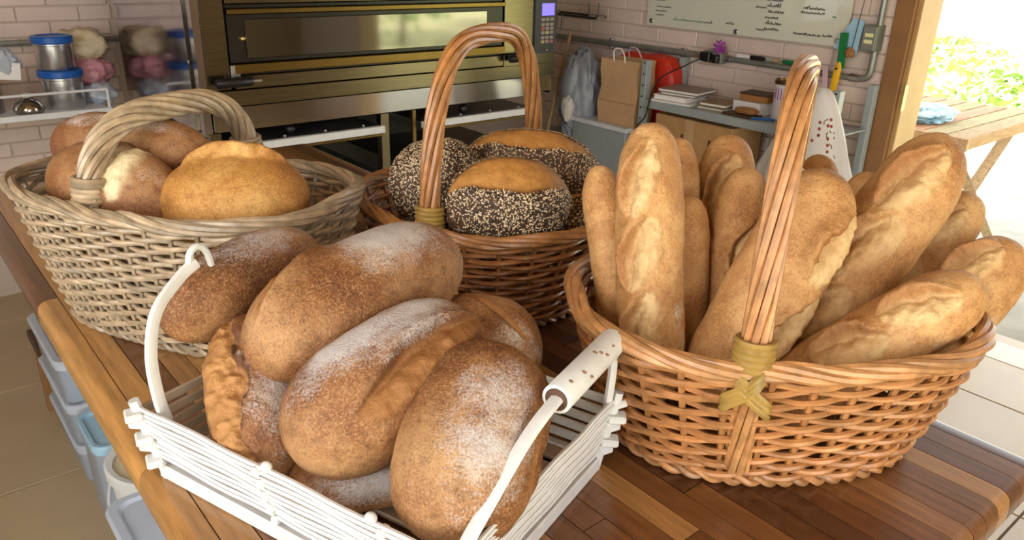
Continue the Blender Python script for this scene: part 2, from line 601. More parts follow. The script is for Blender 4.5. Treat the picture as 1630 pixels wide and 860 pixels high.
def shrub(loc, h, r, n, label):
    e = empty('garden_shrub', loc, label=label, cat='shrub', group='shrubs beside the lawn')
    th, ph = RNG.uniform(0, 6.28, n), np.arccos(RNG.uniform(-1, 1, n))
    rad = RNG.uniform(.55, 1, n)**.5*r*(1+.25*np.sin(th*3+ph*4))
    p = np.stack([rad*np.sin(ph)*np.cos(th), rad*np.sin(ph)*np.sin(th), h*.62+rad*np.cos(ph)*h/r*.42], 1)
    a = RNG.normal(0, 1, (n, 3)); a /= np.linalg.norm(a, axis=1)[:, None]
    b = np.cross(a, RNG.normal(0, 1, (n, 3))); b /= np.linalg.norm(b, axis=1)[:, None]
    s = RNG.uniform(.05, .1, n)[:, None]
    V = np.stack([p, p+a*s+b*s*.45, p+a*s*2, p+a*s-b*s*.45], 1)
    MB().add(V, [(4*i, 4*i+1, 4*i+2, 4*i+3) for i in range(n)]).local('foliage', 'dark_leaf', e, kind='stuff')
    MB().tube(smooth([(0, 0, 0), (.04, .02, h*.3), (0, .05, h*.7)], 5), np.linspace(.05, .02, 11), 7).local('stem', 'bark', e)


shrub((6.6, -5.6, -.07), 2.4, 1.2, 2600, 'tall bushy green shrub beyond the paved apron')
shrub((9.6, -6.6, -.07), 2.8, 1.4, 2600, 'broad rounded green shrub standing on the open lawn')

# slatted folding table just outside the door
ft = empty('garden_table', (4.05, 1.7, -.02), label='weathered wooden slat folding table outside the doorway', cat='table')
WOOD = srgb(196, 164, 122)
for i in range(8):
    y = 1.274+.05+i*.1
    MB().box((4.06, y, .69), (.94, .088, .018), .002).build('slat', 'outwood', ft, color=tuple(c*random.uniform(.85, 1.1) for c in WOOD[:3])+(1,))
MB().box((3.572, 1.67, .672), (.032, .80, .055), .003).build('apron_rail', 'outwood', ft, color=WOOD)
MB().box((4.54, 1.67, .672), (.032, .80, .055), .003).build('apron_rail', 'outwood', ft, color=WOOD)
MB().box((4.06, 1.29, .672), (.94, .03, .05), .003).build('apron_rail', 'outwood', ft, color=srgb(190, 150, 100))
for yy in (1.36, 1.98):
    MB().tube([(3.62, yy, .66), (4.5, yy, -.02)], .028, 4).build('leg', 'outwood', ft, color=WOOD)
    MB().tube([(4.5, yy+.04, .66), (3.62, yy+.04, -.02)], .028, 4).build('leg', 'outwood', ft, color=WOOD)


def crumple(name, mat, c, r, seed, amp=.3, scale=9, parent=None, res=28, flatz=None, sq=1.0, **k):
    u = np.linspace(0, 2*math.pi, res*2, endpoint=False)
    v = np.linspace(.02, math.pi-.02, res)
    U, W = np.meshgrid(u, v)
    D = np.stack([np.sin(W)*np.cos(U), np.sin(W)*np.sin(U), np.cos(W)], -1).reshape(-1, 3)
    D = np.sign(D)*np.abs(D)**sq
    n = vnoise(D+seed*3.1, scale*.3, seed, 3)
    rid = 1-np.abs(vnoise(D+seed*1.7, scale*.45, seed+5, 3))*2
    P = D*(1+amp*n+amp*.45*rid)[:, None]*np.asarray(r)
    if flatz is not None: P[:, 2] = np.maximum(P[:, 2], flatz)
    P = P+np.asarray(c)
    m = res*2
    F = [(i*m+j, (i+1)*m+j, (i+1)*m+(j+1) % m, i*m+(j+1) % m) for i in range(res-1) for j in range(m)]
    F += [tuple(range(m)), tuple((res-1)*m+j for j in range(m))[::-1]]
    mb = MB().add(P, F)
    if parent is not None: return mb.build(name, mat, parent, sharp=60, **k)
    return mb.build(name, mat, origin=(c[0], c[1], float(P[:, 2].min())), sharp=60, **k)


crumple('plastic_sheet', 'blue_sheet', (3.86, 1.60, .725), (.17, .12, .035), 3, .35, flatz=-.024, label='crumpled pale plastic sheet lying on the outdoor slat table', cat='plastic sheet')

# ================================================================== WORK TABLE
TX0, TX1, TY0, TY1, TZ, TT = .132, .902, .165, 1.943, .90, .042
table = empty('work_table', ((TX0+TX1)/2, (TY0+TY1)/2, 0), label='butcher block work table holding the bread baskets', cat='table')
top = MB().box(((TX0+TX1)/2, (TY0+TY1)/2, TZ-TT/2-.004), (TX1-TX0-.05, TY1-TY0-.05, TT-.012)).build('tabletop', 'dark_wood', table)
RD = .016


def stave(x0, x1, y0, y1, col):
    def cuts(a, b, lo, hi):
        c = [a+.0006, b-.0006]
        for k in (.0, .15, .3, .5, .75, 1.0):
            for e in (lo+RD*k, hi-RD*k):
                if a < e < b: c.append(e)
        if abs(a-lo) < 1e-6: c[0] = lo
        if abs(b-hi) < 1e-6: c[1] = hi
        return sorted(set(c))
    xs, ys = cuts(x0, x1, TX0, TX1), cuts(y0, y1, TY0, TY1)

    def prof(x, y):
        e = 0
        dx = max(0, RD-min(x-TX0, TX1-x))/RD
        dy = max(0, RD-min(y-TY0, TY1-y))/RD
        d = min(1, math.hypot(dx, dy))
        return RD*(1-math.sqrt(max(0, 1-d*d)))
    nx, ny = len(xs), len(ys)
    V = [(x, y, TZ-prof(x, y)) for x in xs for y in ys]+[(x, y, TZ-TT+prof(x, y)*.6) for x in xs for y in ys]
    F = []
    o = nx*ny
    for i in range(nx-1):
        for j in range(ny-1):
            a, b, c, d = i*ny+j, (i+1)*ny+j, (i+1)*ny+j+1, i*ny+j+1
            F.append((a, b, c, d))
            F.append((o+d, o+c, o+b, o+a))
    for j in range(ny-1):
        F.append((j, j+1, o+j+1, o+j)); k = (nx-1)*ny
        F.append((k+j+1, k+j, o+k+j, o+k+j+1))
    for i in range(nx-1):
        F.append(((i+1)*ny, i*ny, o+i*ny, o+(i+1)*ny)); k = ny-1
        F.append((i*ny+k, (i+1)*ny+k, o+(i+1)*ny+k, o+i*ny+k))
    MB().add(V, F).build('stave', 'stave', top, color=col, sharp=50)


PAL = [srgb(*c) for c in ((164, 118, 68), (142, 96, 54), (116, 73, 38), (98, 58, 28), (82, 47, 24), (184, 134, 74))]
ns = 26
sw = (TX1-TX0)/ns
rs = random.Random(4)
for i in range(ns):
    y = TY0
    first = True
    while y < TY1-1e-6:
        L = rs.uniform(.3, .8)
        if first: L *= rs.uniform(.4, 1)
        first = False
        y1 = y+L
        if TY1-y1 < .12: y1 = TY1
        wts = (6, 5, 2, .3, 0, 4) if i < 9 else (1.2, 3, 6, 6, 5, .5)  # left strips weighted paler: window glare painted into the wood tones
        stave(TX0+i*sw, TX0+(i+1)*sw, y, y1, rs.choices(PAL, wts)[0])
        y = y1
for x in (TX0+.36, TX1-.2):
    for y in (TY0+.2, TY1-.1):
        lg = MB().box((x, y, .435), (.06, .06, .846), .004).build('leg', 'dark_wood', table)
        MB().box((x, y, .012), (.066, .066, .024), .004).build('foot', 'black_plastic', lg)
for x in (TX0+.36, TX1-.2): MB().box((x, (TY0+TY1)/2+.05, .79), (.03, TY1-TY0-.3, .09), .003).build('rail', 'dark_wood', table)
for y in (TY0+.2, TY1-.1): MB().box(((TX0+TX1)/2, y, .79), (TX1-TX0-.46, .03, .09), .003).build('rail', 'dark_wood', table)


# ================================================================== BASKETS
def superell(a, b, n, t):
    c, s = np.cos(t), np.sin(t)
    r = (np.abs(c/a)**n+np.abs(s/b)**n)**(-1/n)
    return np.stack([r*c, r*s], -1)


def arc_angles(a, b, n, k):
    """k angles spread evenly along the outline"""
    t = np.linspace(0, 2*math.pi, 2001)
    p = superell(a, b, n, t)
    L = np.concatenate([[0], np.cumsum(np.linalg.norm(np.diff(p, axis=0), axis=1))])
    return np.interp(np.arange(k)/k*L[-1], L, t)


def twist(path, nstr, R, r, turns, closed=False, sides=6, flat=1.0, phase=0):
    """strands twisted round a path"""
    P = np.asarray(path, float)
    T, N, B = frames(P, closed)
    n = len(P)
    if closed:
        B = np.array([0, 0, 1.])-T*T[:, 2:3]
        B /= np.linalg.norm(B, axis=1)[:, None]
        N = np.cross(B, T)
    u = np.arange(n)/(n if closed else n-1)
    out = []
    for k in range(nstr):
        a = phase+2*math.pi*(k/nstr+turns*u)
        out.append(P+R*(np.cos(a)[:, None]*N+flat*np.sin(a)[:, None]*B))
    return out


def jit(col, lo=.82, hi=1.15):
    k = random.uniform(lo, hi)
    w = random.uniform(.96, 1.04)
    return (col[0]*k*w, col[1]*k, col[2]*k/w, 1)


def basket(name, label, loc, rot, a, b, a2, b2, n, h, rows, stakes, rr, col, rimcol, handle, sag=0, bind=True, rim_r=.0055, rim_strands=5, pair=1):
    e = empty(name, (loc[0], loc[1], TZ), rot, label=label, cat='basket', group=None)
    ang = arc_angles(a, b, n, stakes)

    def wall(t, f):
        g = f**.85
        aa, bb = a2+(a-a2)*g, b2+(b-b2)*g
        return superell(aa, bb, n, t)

    def zof(t, f):
        return .006+f*(h-.006)-sag*f*(np.sin(t)**2)
    # base
    tt = np.linspace(0, 2*math.pi, 64, endpoint=False)
    m = MB()
    q = superell(a2*.985, b2*.985, n, tt)
    V = [(x, y, .004) for x, y in q]+[(x, y, .012) for x, y in q]
    m.add(V, [tuple(range(64))[::-1], tuple(range(64, 128))]+[(i, (i+1) % 64, 64+(i+1) % 64, 64+i) for i in range(64)])
    bs = m.local('base', 'wicker', e, color=jit(col, .6, .7))
    for k in range(6):
        f = (k+.5)/6.2
        q = superell(a2*f, b2*f, n, tt)
        MB().tube(np.column_stack([q, np.full(64, .0125)]), .004, 5, True).local('base_ring', 'wicker', bs, color=jit(col))
    # stakes
    for k in range(stakes):
        fs = np.linspace(0, 1, 7)
        p = np.array([np.append(wall(np.array(ang[k]), f), zof(ang[k], f)) for f in fs])
        MB().tube(p, rr*.95, 6).local('stake', 'wicker', e, color=jit(col, .7, .95))
    # weave
    sub = 8
    kk = np.arange(stakes*sub)/sub
    ta = np.interp(kk, np.arange(stakes+1), np.append(ang, 2*math.pi))
    for i in range(rows):
        f = (i+.8)/(rows+.9)
        xy = wall(ta, f)
        nrm = xy/np.linalg.norm(xy, axis=1)[:, None]
        ph = math.pi*((i//pair) % 2)
        off = np.cos(math.pi*kk+ph)
        off = np.sign(off)*np.abs(off)**.75*rr*1.25
        z = zof(ta, f)+np.sin(math.pi*kk+ph+.4)*rr*.32+vnoise(np.column_stack([xy*9, np.full(len(xy), i*7.3)]), 1, 3, 2)*rr*.35
        rad = rr*random.uniform(.86, 1.12)*(1+.14*vnoise(np.column_stack([xy*25, np.full(len(xy), i*3.1)]), 1, 8, 1))
        MB().tube(np.column_stack([xy+nrm*off[:, None], z]), rad, 7, True).local('weave_rod', 'wicker', e, color=jit(col))
    # plaited rim and foot
    t2 = np.linspace(0, 2*math.pi, 260, endpoint=False)
    q = wall(t2, 1.0)
    path = np.column_stack([q, zof(t2, 1.0)+.004+.0015*np.sin(t2*9)])
    rim = empty('rim', (0, 0, 0)); rim.parent = e
    for s in twist(path, rim_strands, rim_r*1.3, rim_r, 5, True, flat=.9):
        MB().tube(s, rim_r*(1+.15*np.sin(np.arange(260)*.24+random.random()*6)), 7, True).local('rim_rod', 'wicker', rim, color=jit(rimcol))
    q = wall(t2, 0)
    for s in twist(np.column_stack([q*1.015, np.full(260, .0075)]), 2, .0036, .0038, 24, True):
        MB().tube(s, .0038, 6, True).local('foot_rod', 'wicker', e, color=jit(rimcol, .75, 1))
    # handle: from p0 to p1 (local x, y), arching to height
    p0, p1, top, hr, ns, turns, wide = handle
    p0, p1 = np.array(p0), np.array(p1)
    ph = np.linspace(0, math.pi, 90)
    x = -np.cos(ph)
    x = np.sign(x)*np.abs(x)**wide
    mid, half = (p0+p1)/2, (p1-p0)/2
    zb = h-.012
    path = np.column_stack([mid[0]+half[0]*x, mid[1]+half[1]*x, zb+(top-zb)*np.sin(ph)**.88])
    dn0 = np.column_stack([np.linspace(p0[0]*.86, p0[0], 8, endpoint=False), np.linspace(p0[1]*.86, p0[1], 8, endpoint=False), np.linspace(.03, zb, 8, endpoint=False)])
    dn1 = np.column_stack([np.linspace(p1[0], p1[0]*.86, 9)[1:], np.linspace(p1[1], p1[1]*.86, 9)[1:], np.linspace(zb, .03, 9)[1:]])
    path = np.vstack([dn0, path, dn1])
    # even spacing
    L = np.concatenate([[0], np.cumsum(np.linalg.norm(np.diff(path, axis=0), axis=1))])
    u = np.linspace(0, L[-1], 170)
    path = np.column_stack([np.interp(u, L, path[:, i]) for i in range(3)])
    he = empty('handle', (0, 0, 0)); he.parent = e
    MB().tube(path, hr*.62, 8).local('handle_core', 'wicker', he, color=jit(col, .5, .6))
    sr = hr*math.sin(math.pi/ns)*1.02
    for s in twist(path, ns, hr, sr, turns):
        MB().tube(s, sr, 7).local('handle_strand', 'wicker', he, color=jit(rimcol, .85, 1.15))
    # binding at the two feet of the handle
    for pp, sgn in ((p0, -1), (p1, 1)):
        out = pp/np.linalg.norm(pp)
        tg = np.array([-out[1], out[0]])
        R = hr+sr+.0025
        be = empty('binding', (0, 0, 0)); be.parent = e
        for k in range(5):
            zc = h+.005+k*.0062
            c = path[np.argmin(np.abs(path[:85, 2]-zc))] if sgn < 0 else path[85+np.argmin(np.abs(path[85:, 2]-zc))]
            aa = np.linspace(0, 2*math.pi, 22, endpoint=False)
            P = np.array([[c[0]+tg[0]*R*math.cos(q)+out[0]*R*math.sin(q), c[1]+tg[1]*R*math.cos(q)+out[1]*R*math.sin(q), zc+.002*math.sin(q)] for q in aa])
            MB().tube(P, .0036, 6, True).local('binding_coil', 'rattan_bind' if bind else 'wicker', be, color=jit(rimcol))
        c = pp+out*(rim_r*2.9)
        for sg in (-1, 1):
            for dd in (0, .006, .012):
                P = smooth([np.append(pp+out*R*.1-tg*sg*(R*.98), h+.012-dd*.6), np.append(c+out*.005-tg*sg*.007, h+.002-dd), np.append(c+out*.006+tg*sg*.003, h-.008-dd), np.append(c+out*.003+tg*sg*(R*1.2), h-.022-dd), np.append(pp+tg*sg*(R*.9)-out*.004, h-.030-dd)], 6)
                MB().tube(P, .0036, 6).local('binding_cross', 'rattan_bind' if bind else 'wicker', be, color=jit(rimcol))
    return e


def loc2(v, c, rot):
    d = np.array(v)-np.array(c)
    cs, sn = math.cos(rot), math.sin(rot)
    return (d[0]*cs+d[1]*sn, -d[0]*sn+d[1]*cs)


GREYTAN, GREYRIM = srgb(170, 150, 122), srgb(170, 148, 118)
HONEY, HONEYRIM = srgb(176, 120, 70), srgb(184, 132, 82)
BROWN, BROWNRIM = srgb(158, 102, 56), srgb(168, 116, 66)
B1 = ((.316, 1.062), -1.087)
basket('willow_basket', 'large grey-tan willow basket holding unseeded country loaves', *B1, .234, .147, .184, .108, 3.0, .193, 21, 36, .0035, GREYTAN, GREYRIM,
       (loc2((.194, 1.04), *B1), loc2((.440, 1.15), *B1), .292, .0125, 8, 3, .62), sag=.006, bind=False, rim_r=.0046, pair=1)
B2 = ((.693, .884), 0)
basket('willow_basket', 'brown willow basket holding the seed-covered loaves', *B2, .177, .200, .125, .146, 2.3, .150, 16, 26, .0033, BROWN, BROWNRIM,
       (loc2((.545, .818), *B2), loc2((.841, .950), *B2), .388, .0098, 7, 2, .55), rim_r=.0042)
B4 = ((.72, .418), -.594)
basket('willow_basket', 'honey-coloured willow basket filled with upright baguettes', *B4, .212, .170, .163, .128, 2.4, .150, 15, 30, .0037, HONEY, HONEYRIM,
       (loc2((.568, .334), *B4), loc2((.868, .500), *B4), .395, .0098, 8, 1.8, .55), rim_r=.0046)

# ------------------------------------------------------------------ white tray
e1, e2 = np.array([.32, -.947, 0]), np.array([.947, .32, 0])
e1 /= np.linalg.norm(e1)
TR = math.atan2(e1[1], e1[0])
tray = empty('bread_tray', (.155, .71, TZ), TR, label='white painted slatted tray with two bail handles full of floury loaves', cat='tray')
LX, LY, TH = .352, .25, .078        # local x along e1, local y along e2


def tp(x, y, z):                     # flared tray walls
    f = z/TH*.012
    return (x+(-f if x < LX/2 else f), y+(-f if y < LY/2 else f), z)


for i in range(9):
    y = .016+i*(LY-.032)/8
    MB().box((LX/2, y, .012), (LX-.01, .019, .006), .0015).local('floor_slat', 'tray_slat', tray)
MB().box((LX/2, 0, .008), (LX+.01, .012, .016), .002).local('base_rail', 'tray_white', tray)
MB().box((LX/2, LY, .008), (LX+.01, .012, .016), .002).local('base_rail', 'tray_white', tray)
MB().box((0, LY/2, .008), (.012, LY, .016), .002).local('base_rail', 'tray_white', tray)
MB().box((LX, LY/2, .008), (.012, LY, .016), .002).local('base_rail', 'tray_white', tray)
for k in range(5):
    z = .026+k*.0128
    for side in range(4):
        A, Bp = [(tp(-.004, 0, z), tp(LX+.004, 0, z)), (tp(LX, -.004, z), tp(LX, LY+.004, z)), (tp(LX+.004, LY, z), tp(-.004, LY, z)), (tp(0, LY+.004, z), tp(0, -.004, z))][side]
        A, Bp = np.array(A), np.array(Bp)
        if side in (0, 1):
            for off in (0, .0052):
                u = np.linspace(0, 1, 24)[:, None]
                P = A+(Bp-A)*u
                P[:, 2] += off+.0012*np.sin(u[:, 0]*math.pi*6+k)+.0006*vnoise(P*60, 1, k, 2)
                MB().tube(P, .0024, 6).local('side_rod', 'tray_white', tray)
        else:
            dd = (Bp-A)
            MB().box((A+Bp)/2, (np.linalg.norm(dd), .004, .010) if side == 2 else (.004, np.linalg.norm(dd), .010), .001).local('side_slat', 'tray_slat' if side == 3 else 'tray_white', tray)
for (x, y) in ((0, 0), (LX, 0), (0, LY), (LX, LY)):
    MB().tube([tp(x, y, 0), tp(x, y, TH+.012)], .0055, 8).local('corner_post', 'tray_white', tray)
    for k in range(5):
        z = .022+k*.0135
        p = tp(x, y, z)
        sx = .006 if x else -.006
        sy = .006 if y else -.006
        MB().box((p[0]+sx*(k % 2), p[1]+sy*((k+1) % 2), z), (.019, .016, .0085), .002, Matrix.Rotation(.5*(1 if k % 2 else -1), 3, 'Z')).local('corner_wrap', 'tray_white', tray)
for fr in (.47, .8):
    for k in range(5):
        p = tp(LX*fr, 0, .022+k*.0135)
        MB().box((p[0], p[1], p[2]+.002), (.008, .013, .010), .0025).local('rod_tie', 'tray_white', tray)
    MB().sphere((LX*fr, -.012, TH+.008), (.0055, .005, .0055)).local('knob', 'tray_white', tray)


def tl(p):                            # world -> tray local
    d = np.array(p)-np.array((.155, .71, TZ))
    c, s = math.cos(TR), math.sin(TR)
    return np.array((d[0]*c+d[1]*s, -d[0]*s+d[1]*c, d[2]))


# right bail
hd = empty('bail_handle'); hd.parent = tray
ga, gb = tl((.392, .403, 1.052)), tl((.506, .447, 1.052))
P = smooth([tl((.268, .372, .975)), tl((.302, .380, 1.002)), tl((.35, .392, 1.036)), ga, ga*.5+gb*.5], 8)
MB().tube(P, .0066, 8, flat=.6).local('strap', 'tray_white', hd)
P = smooth([gb-(gb-ga)*.3, gb+(gb-ga)*.01, gb+(gb-ga)*.045-np.array((0, 0, .012)), tl((.509, .4475, 1.01)), tl((.507, .449, .972))], 8)
MB().tube(P, .0046, 8).local('strap', 'tray_white', hd)
gd = (gb-ga)/np.linalg.norm(gb-ga)
gr = MB()
ts, rad = [], []
prof = [(0, .0105), (0, .013), (.003, .0134), (.5, .0134), (.997, .0134), (1, .0128), (1, .003)]
P = np.array([ga+(gb-ga)*u for u, _ in prof])+np.array([gd*1e-5*i for i in range(len(prof))])
gr.tube(P, [r for _, r in prof], 20)
grip = gr.local('grip', 'tray_white', hd, sharp=50)
MB().tube([ga-gd*.0003, ga+gd*.0006], [.0104, .0104], 18).local('grip_hollow', 'dark_wood', grip)
for u, a in ((.62, .5), (.66, .9), (.58, .2), (.3, .6), (.35, 1.2), (.12, .4), (.8, .8)):
    c = ga+(gb-ga)*u
    up = np.array((0, 0, 1.)); sd = np.cross(gd, up)
    nn = up*math.cos(a)+sd*math.sin(a)*1
    MB().sphere(c+nn*.0126, (.0022+.002*random.random(), .0022, .0013)).local('paint_chip', 'chip', grip)
# left bail
hd = empty('bail_handle'); hd.parent = tray
P = smooth([tl((.160, .700, .968)), tl((.1545, .694, 1.0)), tl((.1535, .691, 1.045)), tl((.166, .699, 1.083)), tl((.196, .717, 1.104)), tl((.214, .724, 1.112))], 8)
MB().tube(P, .0066, 8, flat=.6).local('strap', 'tray_white', hd)
P = smooth([tl((.206, .722, 1.108)), tl((.209, .723, 1.122)), tl((.218, .727, 1.127)), tl((.227, .731, 1.118)), tl((.232, .735, 1.10))], 8)
MB().tube(P, .0034, 7).local('wire', 'tray_white', hd)


# ================================================================== BREAD
def loaf(name, label, cat, p0, p1, W, H, up, mat, seed, group=None, pw=(2.5, 2.1), nu=150, nv=128, scores=(), flour=0, fl_c=(0, 0, 1.2, .9), rough=.012,
         bend=0, zb=.42, egg=0, dark=0, seeds=None, lump=0):
    p0, p1 = np.array(p0, float), np.array(p1, float)
    ex = p1-p0
    L = np.linalg.norm(ex); ex /= L
    ez = np.array(up, float); ez -= ex*(ez@ex); ez /= np.linalg.norm(ez)
    ey = np.cross(ez, ex)
    c0 = (p0+p1)/2
    s = -np.cos(np.linspace(.012, math.pi-.012, nu))
    t = np.linspace(-math.pi, math.pi, nv, endpoint=False)
    t = t-.45*np.sin(t)
    S, A = np.meshgrid(s, t, indexing='ij')
    S, A = S.ravel(), A.ravel()
    r = np.maximum(0, 1-np.abs(S)**pw[0])**(1/pw[1])
    r = r*(1+egg*S)
    ca, sa = np.cos(A), np.sin(A)
    X = S*L/2
    Y = np.sign(sa)*np.abs(sa)**.92*W/2*r
    Zt = ca*H*(1-zb)*r
    Zb = -np.abs(ca)**.75*H*zb*r**.8
    Z = np.where(ca >= 0, Zt, Zb)
    P = np.stack([X, Y, Z], 1)
    P[:, 1] += bend*(1-S**2)*L
    nrm = np.stack([S*.35*(1-r), sa/W, ca/H], 1)
    nrm[:, 1:] *= max(W, H)/2
    nrm /= np.linalg.norm(nrm, axis=1)[:, None]+1e-9
    k = 1/max(W, .05)
    d = rough*W*(1.6*vnoise(P*k, 1.7, seed, 3)+.55*vnoise(P*k, 9, seed+3, 3))
    if lump: d += lump*W*vnoise(P*k, 3.2, seed+9, 2)
    crumb, darkm = np.zeros(len(P)), np.zeros(len(P))
    for sc in scores:
        s0, t0, s1, t1, wd, dep, ear = sc[:7]
        rag = sc[7] if len(sc) > 7 else .1
        ax, ay, bx, by = s0*L/2, t0*W/2, s1*L/2, t1*W/2
        ux, uy = bx-ax, by-ay
        ll = math.hypot(ux, uy); ux /= ll; uy /= ll
        rx, ry = X-ax, A*W/2-ay
        al = (rx*ux+ry*uy)/ll
        q = -rx*uy+ry*ux
        q = q+wd*rag*vnoise(P*k, 7, seed+21, 3)*1.6+wd*.35*np.sin(np.clip(al, 0, 1)*math.pi)
        bow = np.maximum(np.sin(np.clip(al, 0, 1)*math.pi), 0)**.55*((al > 0) & (al < 1))
        w_ = wd*bow+1e-6
        x = q/w_
        inn = sstep(-.04, .16, x)*(1-sstep(.7, 1.1, x))*sstep(.1, .4, bow)
        prof_ = -dep*(1-np.clip(x, 0, 1))**1.5+dep*.45*np.sin(np.clip(x, 0, 1)*math.pi)
        d += np.where(x < 1, prof_*bow*sstep(-.18, .14, x), 0)
        e_ = wd*.55
        d += ear*bow*np.where(q < -.05*wd, np.exp(-((q+.05*wd)/(e_*.55))**2), np.exp(-((q+.05*wd)/(wd*.11))**2))
        d += inn*dep*.22*vnoise(P*k, 13, seed+31, 3)*(1 if rag < .18 else 1.7)
        crumb = np.maximum(crumb, inn)
        darkm = np.maximum(darkm, bow*np.exp(-((q+wd*.04)/(wd*.10))**2)*min(1, ear/.002))  # dark line along the ear: burnt edge plus the ear's shade painted in
    P = P+nrm*d[:, None]
    fm = np.zeros(len(P))
    if flour:
        fm = flour*np.exp(-((S-fl_c[0])/fl_c[2])**2-((A-fl_c[1])/fl_c[3])**2)*(1-.9*crumb)
        fm *= np.clip(1+.9*vnoise(P*k, 2.6, seed+41, 3), 0, 1.4)
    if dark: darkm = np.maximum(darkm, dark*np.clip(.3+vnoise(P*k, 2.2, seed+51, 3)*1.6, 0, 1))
    F = []
    for i in range(nu-1):
        for j in range(nv):
            l = (j+1) % nv
            F.append((i*nv+j, (i+1)*nv+j, (i+1)*nv+l, i*nv+l))
    F.append(tuple(range(nv)))
    F.append(tuple((nu-1)*nv+j for j in range(nv))[::-1])
    mb = MB().add(P, F)
    me = mb.mesh(name, mat, sharp=0)
    ca_ = me.color_attributes.new('mask', 'FLOAT_COLOR', 'POINT')
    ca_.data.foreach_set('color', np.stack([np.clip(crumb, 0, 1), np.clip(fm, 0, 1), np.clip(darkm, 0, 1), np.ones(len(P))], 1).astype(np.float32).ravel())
    o = bpy.data.objects.new(name, me)
    o.matrix_world = Matrix.Translation(c0) @ Matrix((ex, ey, ez)).transposed().to_4x4()
    COL.objects.link(o)
    tag(o, label, cat, group)
    if seeds:
        for (nm, mt, cnt, sz) in seeds:
            area_w = r*np.sqrt(1-S**2+.02)
            ok = (crumb < .15)
            pr = np.where(ok & (A > -2.5) & (A < 2.5), area_w, 0)
            pick = RNG.choice(len(P), cnt, p=pr/pr.sum())
            n_ = nrm[pick]
            a_ = np.cross(n_, RNG.normal(0, 1, (cnt, 3))); a_ /= np.linalg.norm(a_, axis=1)[:, None]+1e-9
            b_ = np.cross(n_, a_)
            cpt = P[pick]+a_*RNG.normal(0, .0012, (cnt, 1))+b_*RNG.normal(0, .0012, (cnt, 1))+n_*.0003
            z_ = sz*RNG.uniform(.8, 1.2, (cnt, 1))
            V = np.stack([cpt+a_*z_, cpt+b_*z_*.55-a_*z_*.2, cpt-a_*z_*.8, cpt-b_*z_*.55-a_*z_*.2, cpt+n_*z_*.5], 1)
            Fs = []
            for i in range(cnt):
                q = i*5
                Fs += [(q, q+1, q+4), (q+1, q+2, q+4), (q+2, q+3, q+4), (q+3, q, q+4)]
            MB().add(V, Fs).local(nm, mt, o, sharp=0, kind='stuff')
    return o


VW = np.array((-.595, -.706, .383))          # towards a viewer standing at the table end
ZZ = np.array((0, 0, 1.))
SEEDS = [('sesame_seeds', 'sesame', 4200, .00165), ('black_seeds', 'poppy', 3800, .0015)]
FLG = 'floury brown loaves in the white tray'
# --- tray
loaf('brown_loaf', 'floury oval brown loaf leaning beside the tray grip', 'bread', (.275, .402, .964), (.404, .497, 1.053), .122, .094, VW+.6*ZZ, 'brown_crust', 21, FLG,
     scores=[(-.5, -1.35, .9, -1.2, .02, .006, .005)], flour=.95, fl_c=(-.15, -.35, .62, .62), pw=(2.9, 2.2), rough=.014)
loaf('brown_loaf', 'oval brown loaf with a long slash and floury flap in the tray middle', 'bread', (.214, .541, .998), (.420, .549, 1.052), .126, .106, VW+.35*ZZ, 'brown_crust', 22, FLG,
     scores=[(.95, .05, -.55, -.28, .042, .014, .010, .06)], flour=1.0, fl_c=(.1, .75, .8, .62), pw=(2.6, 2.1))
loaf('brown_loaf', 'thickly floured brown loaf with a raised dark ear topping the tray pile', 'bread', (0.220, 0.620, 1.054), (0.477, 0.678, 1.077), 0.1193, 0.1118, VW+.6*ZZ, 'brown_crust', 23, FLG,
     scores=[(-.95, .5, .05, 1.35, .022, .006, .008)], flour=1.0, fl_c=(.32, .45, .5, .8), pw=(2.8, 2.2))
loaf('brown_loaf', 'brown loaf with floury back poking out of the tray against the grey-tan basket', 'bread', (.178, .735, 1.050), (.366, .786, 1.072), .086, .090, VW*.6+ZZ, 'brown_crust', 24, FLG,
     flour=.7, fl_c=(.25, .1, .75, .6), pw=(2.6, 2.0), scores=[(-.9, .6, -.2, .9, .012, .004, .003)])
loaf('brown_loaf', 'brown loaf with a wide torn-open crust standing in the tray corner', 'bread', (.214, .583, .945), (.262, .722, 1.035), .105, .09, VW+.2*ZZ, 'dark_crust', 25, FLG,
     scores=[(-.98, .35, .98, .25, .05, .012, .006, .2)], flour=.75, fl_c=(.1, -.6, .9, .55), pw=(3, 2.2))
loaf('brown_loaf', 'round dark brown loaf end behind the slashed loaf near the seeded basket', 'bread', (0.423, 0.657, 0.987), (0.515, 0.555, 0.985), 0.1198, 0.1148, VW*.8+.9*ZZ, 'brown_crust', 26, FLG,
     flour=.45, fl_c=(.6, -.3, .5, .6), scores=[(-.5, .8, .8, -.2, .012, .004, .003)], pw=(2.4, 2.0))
loaf('brown_loaf', 'dark loaf lying under the slashed loaf on the tray slats', 'bread', (0.219, 0.566, 0.943), (0.371, 0.511, 0.943), 0.0765, 0.0630, ZZ, 'dark_crust', 27, FLG, flour=.7, fl_c=(0, -1.2, .8, .5), nu=70, nv=56)
loaf('brown_loaf', 'pale-sided loaf wedged behind the loaf with the raised ear', 'bread', (0.406, 0.737, 0.989), (0.501, 0.697, 1.024), 0.0810, 0.0765, VW+.5*ZZ, 'gold_crust', 28, FLG, nu=70, nv=56, flour=.3)
loaf('brown_loaf', 'plain brown loaf wedged between torn loaf and slashed loaf', 'bread', (0.285, 0.652, 0.955), (0.393, 0.617, 0.992), 0.0765, 0.0900, VW, 'brown_crust', 29, FLG, nu=70, nv=56)

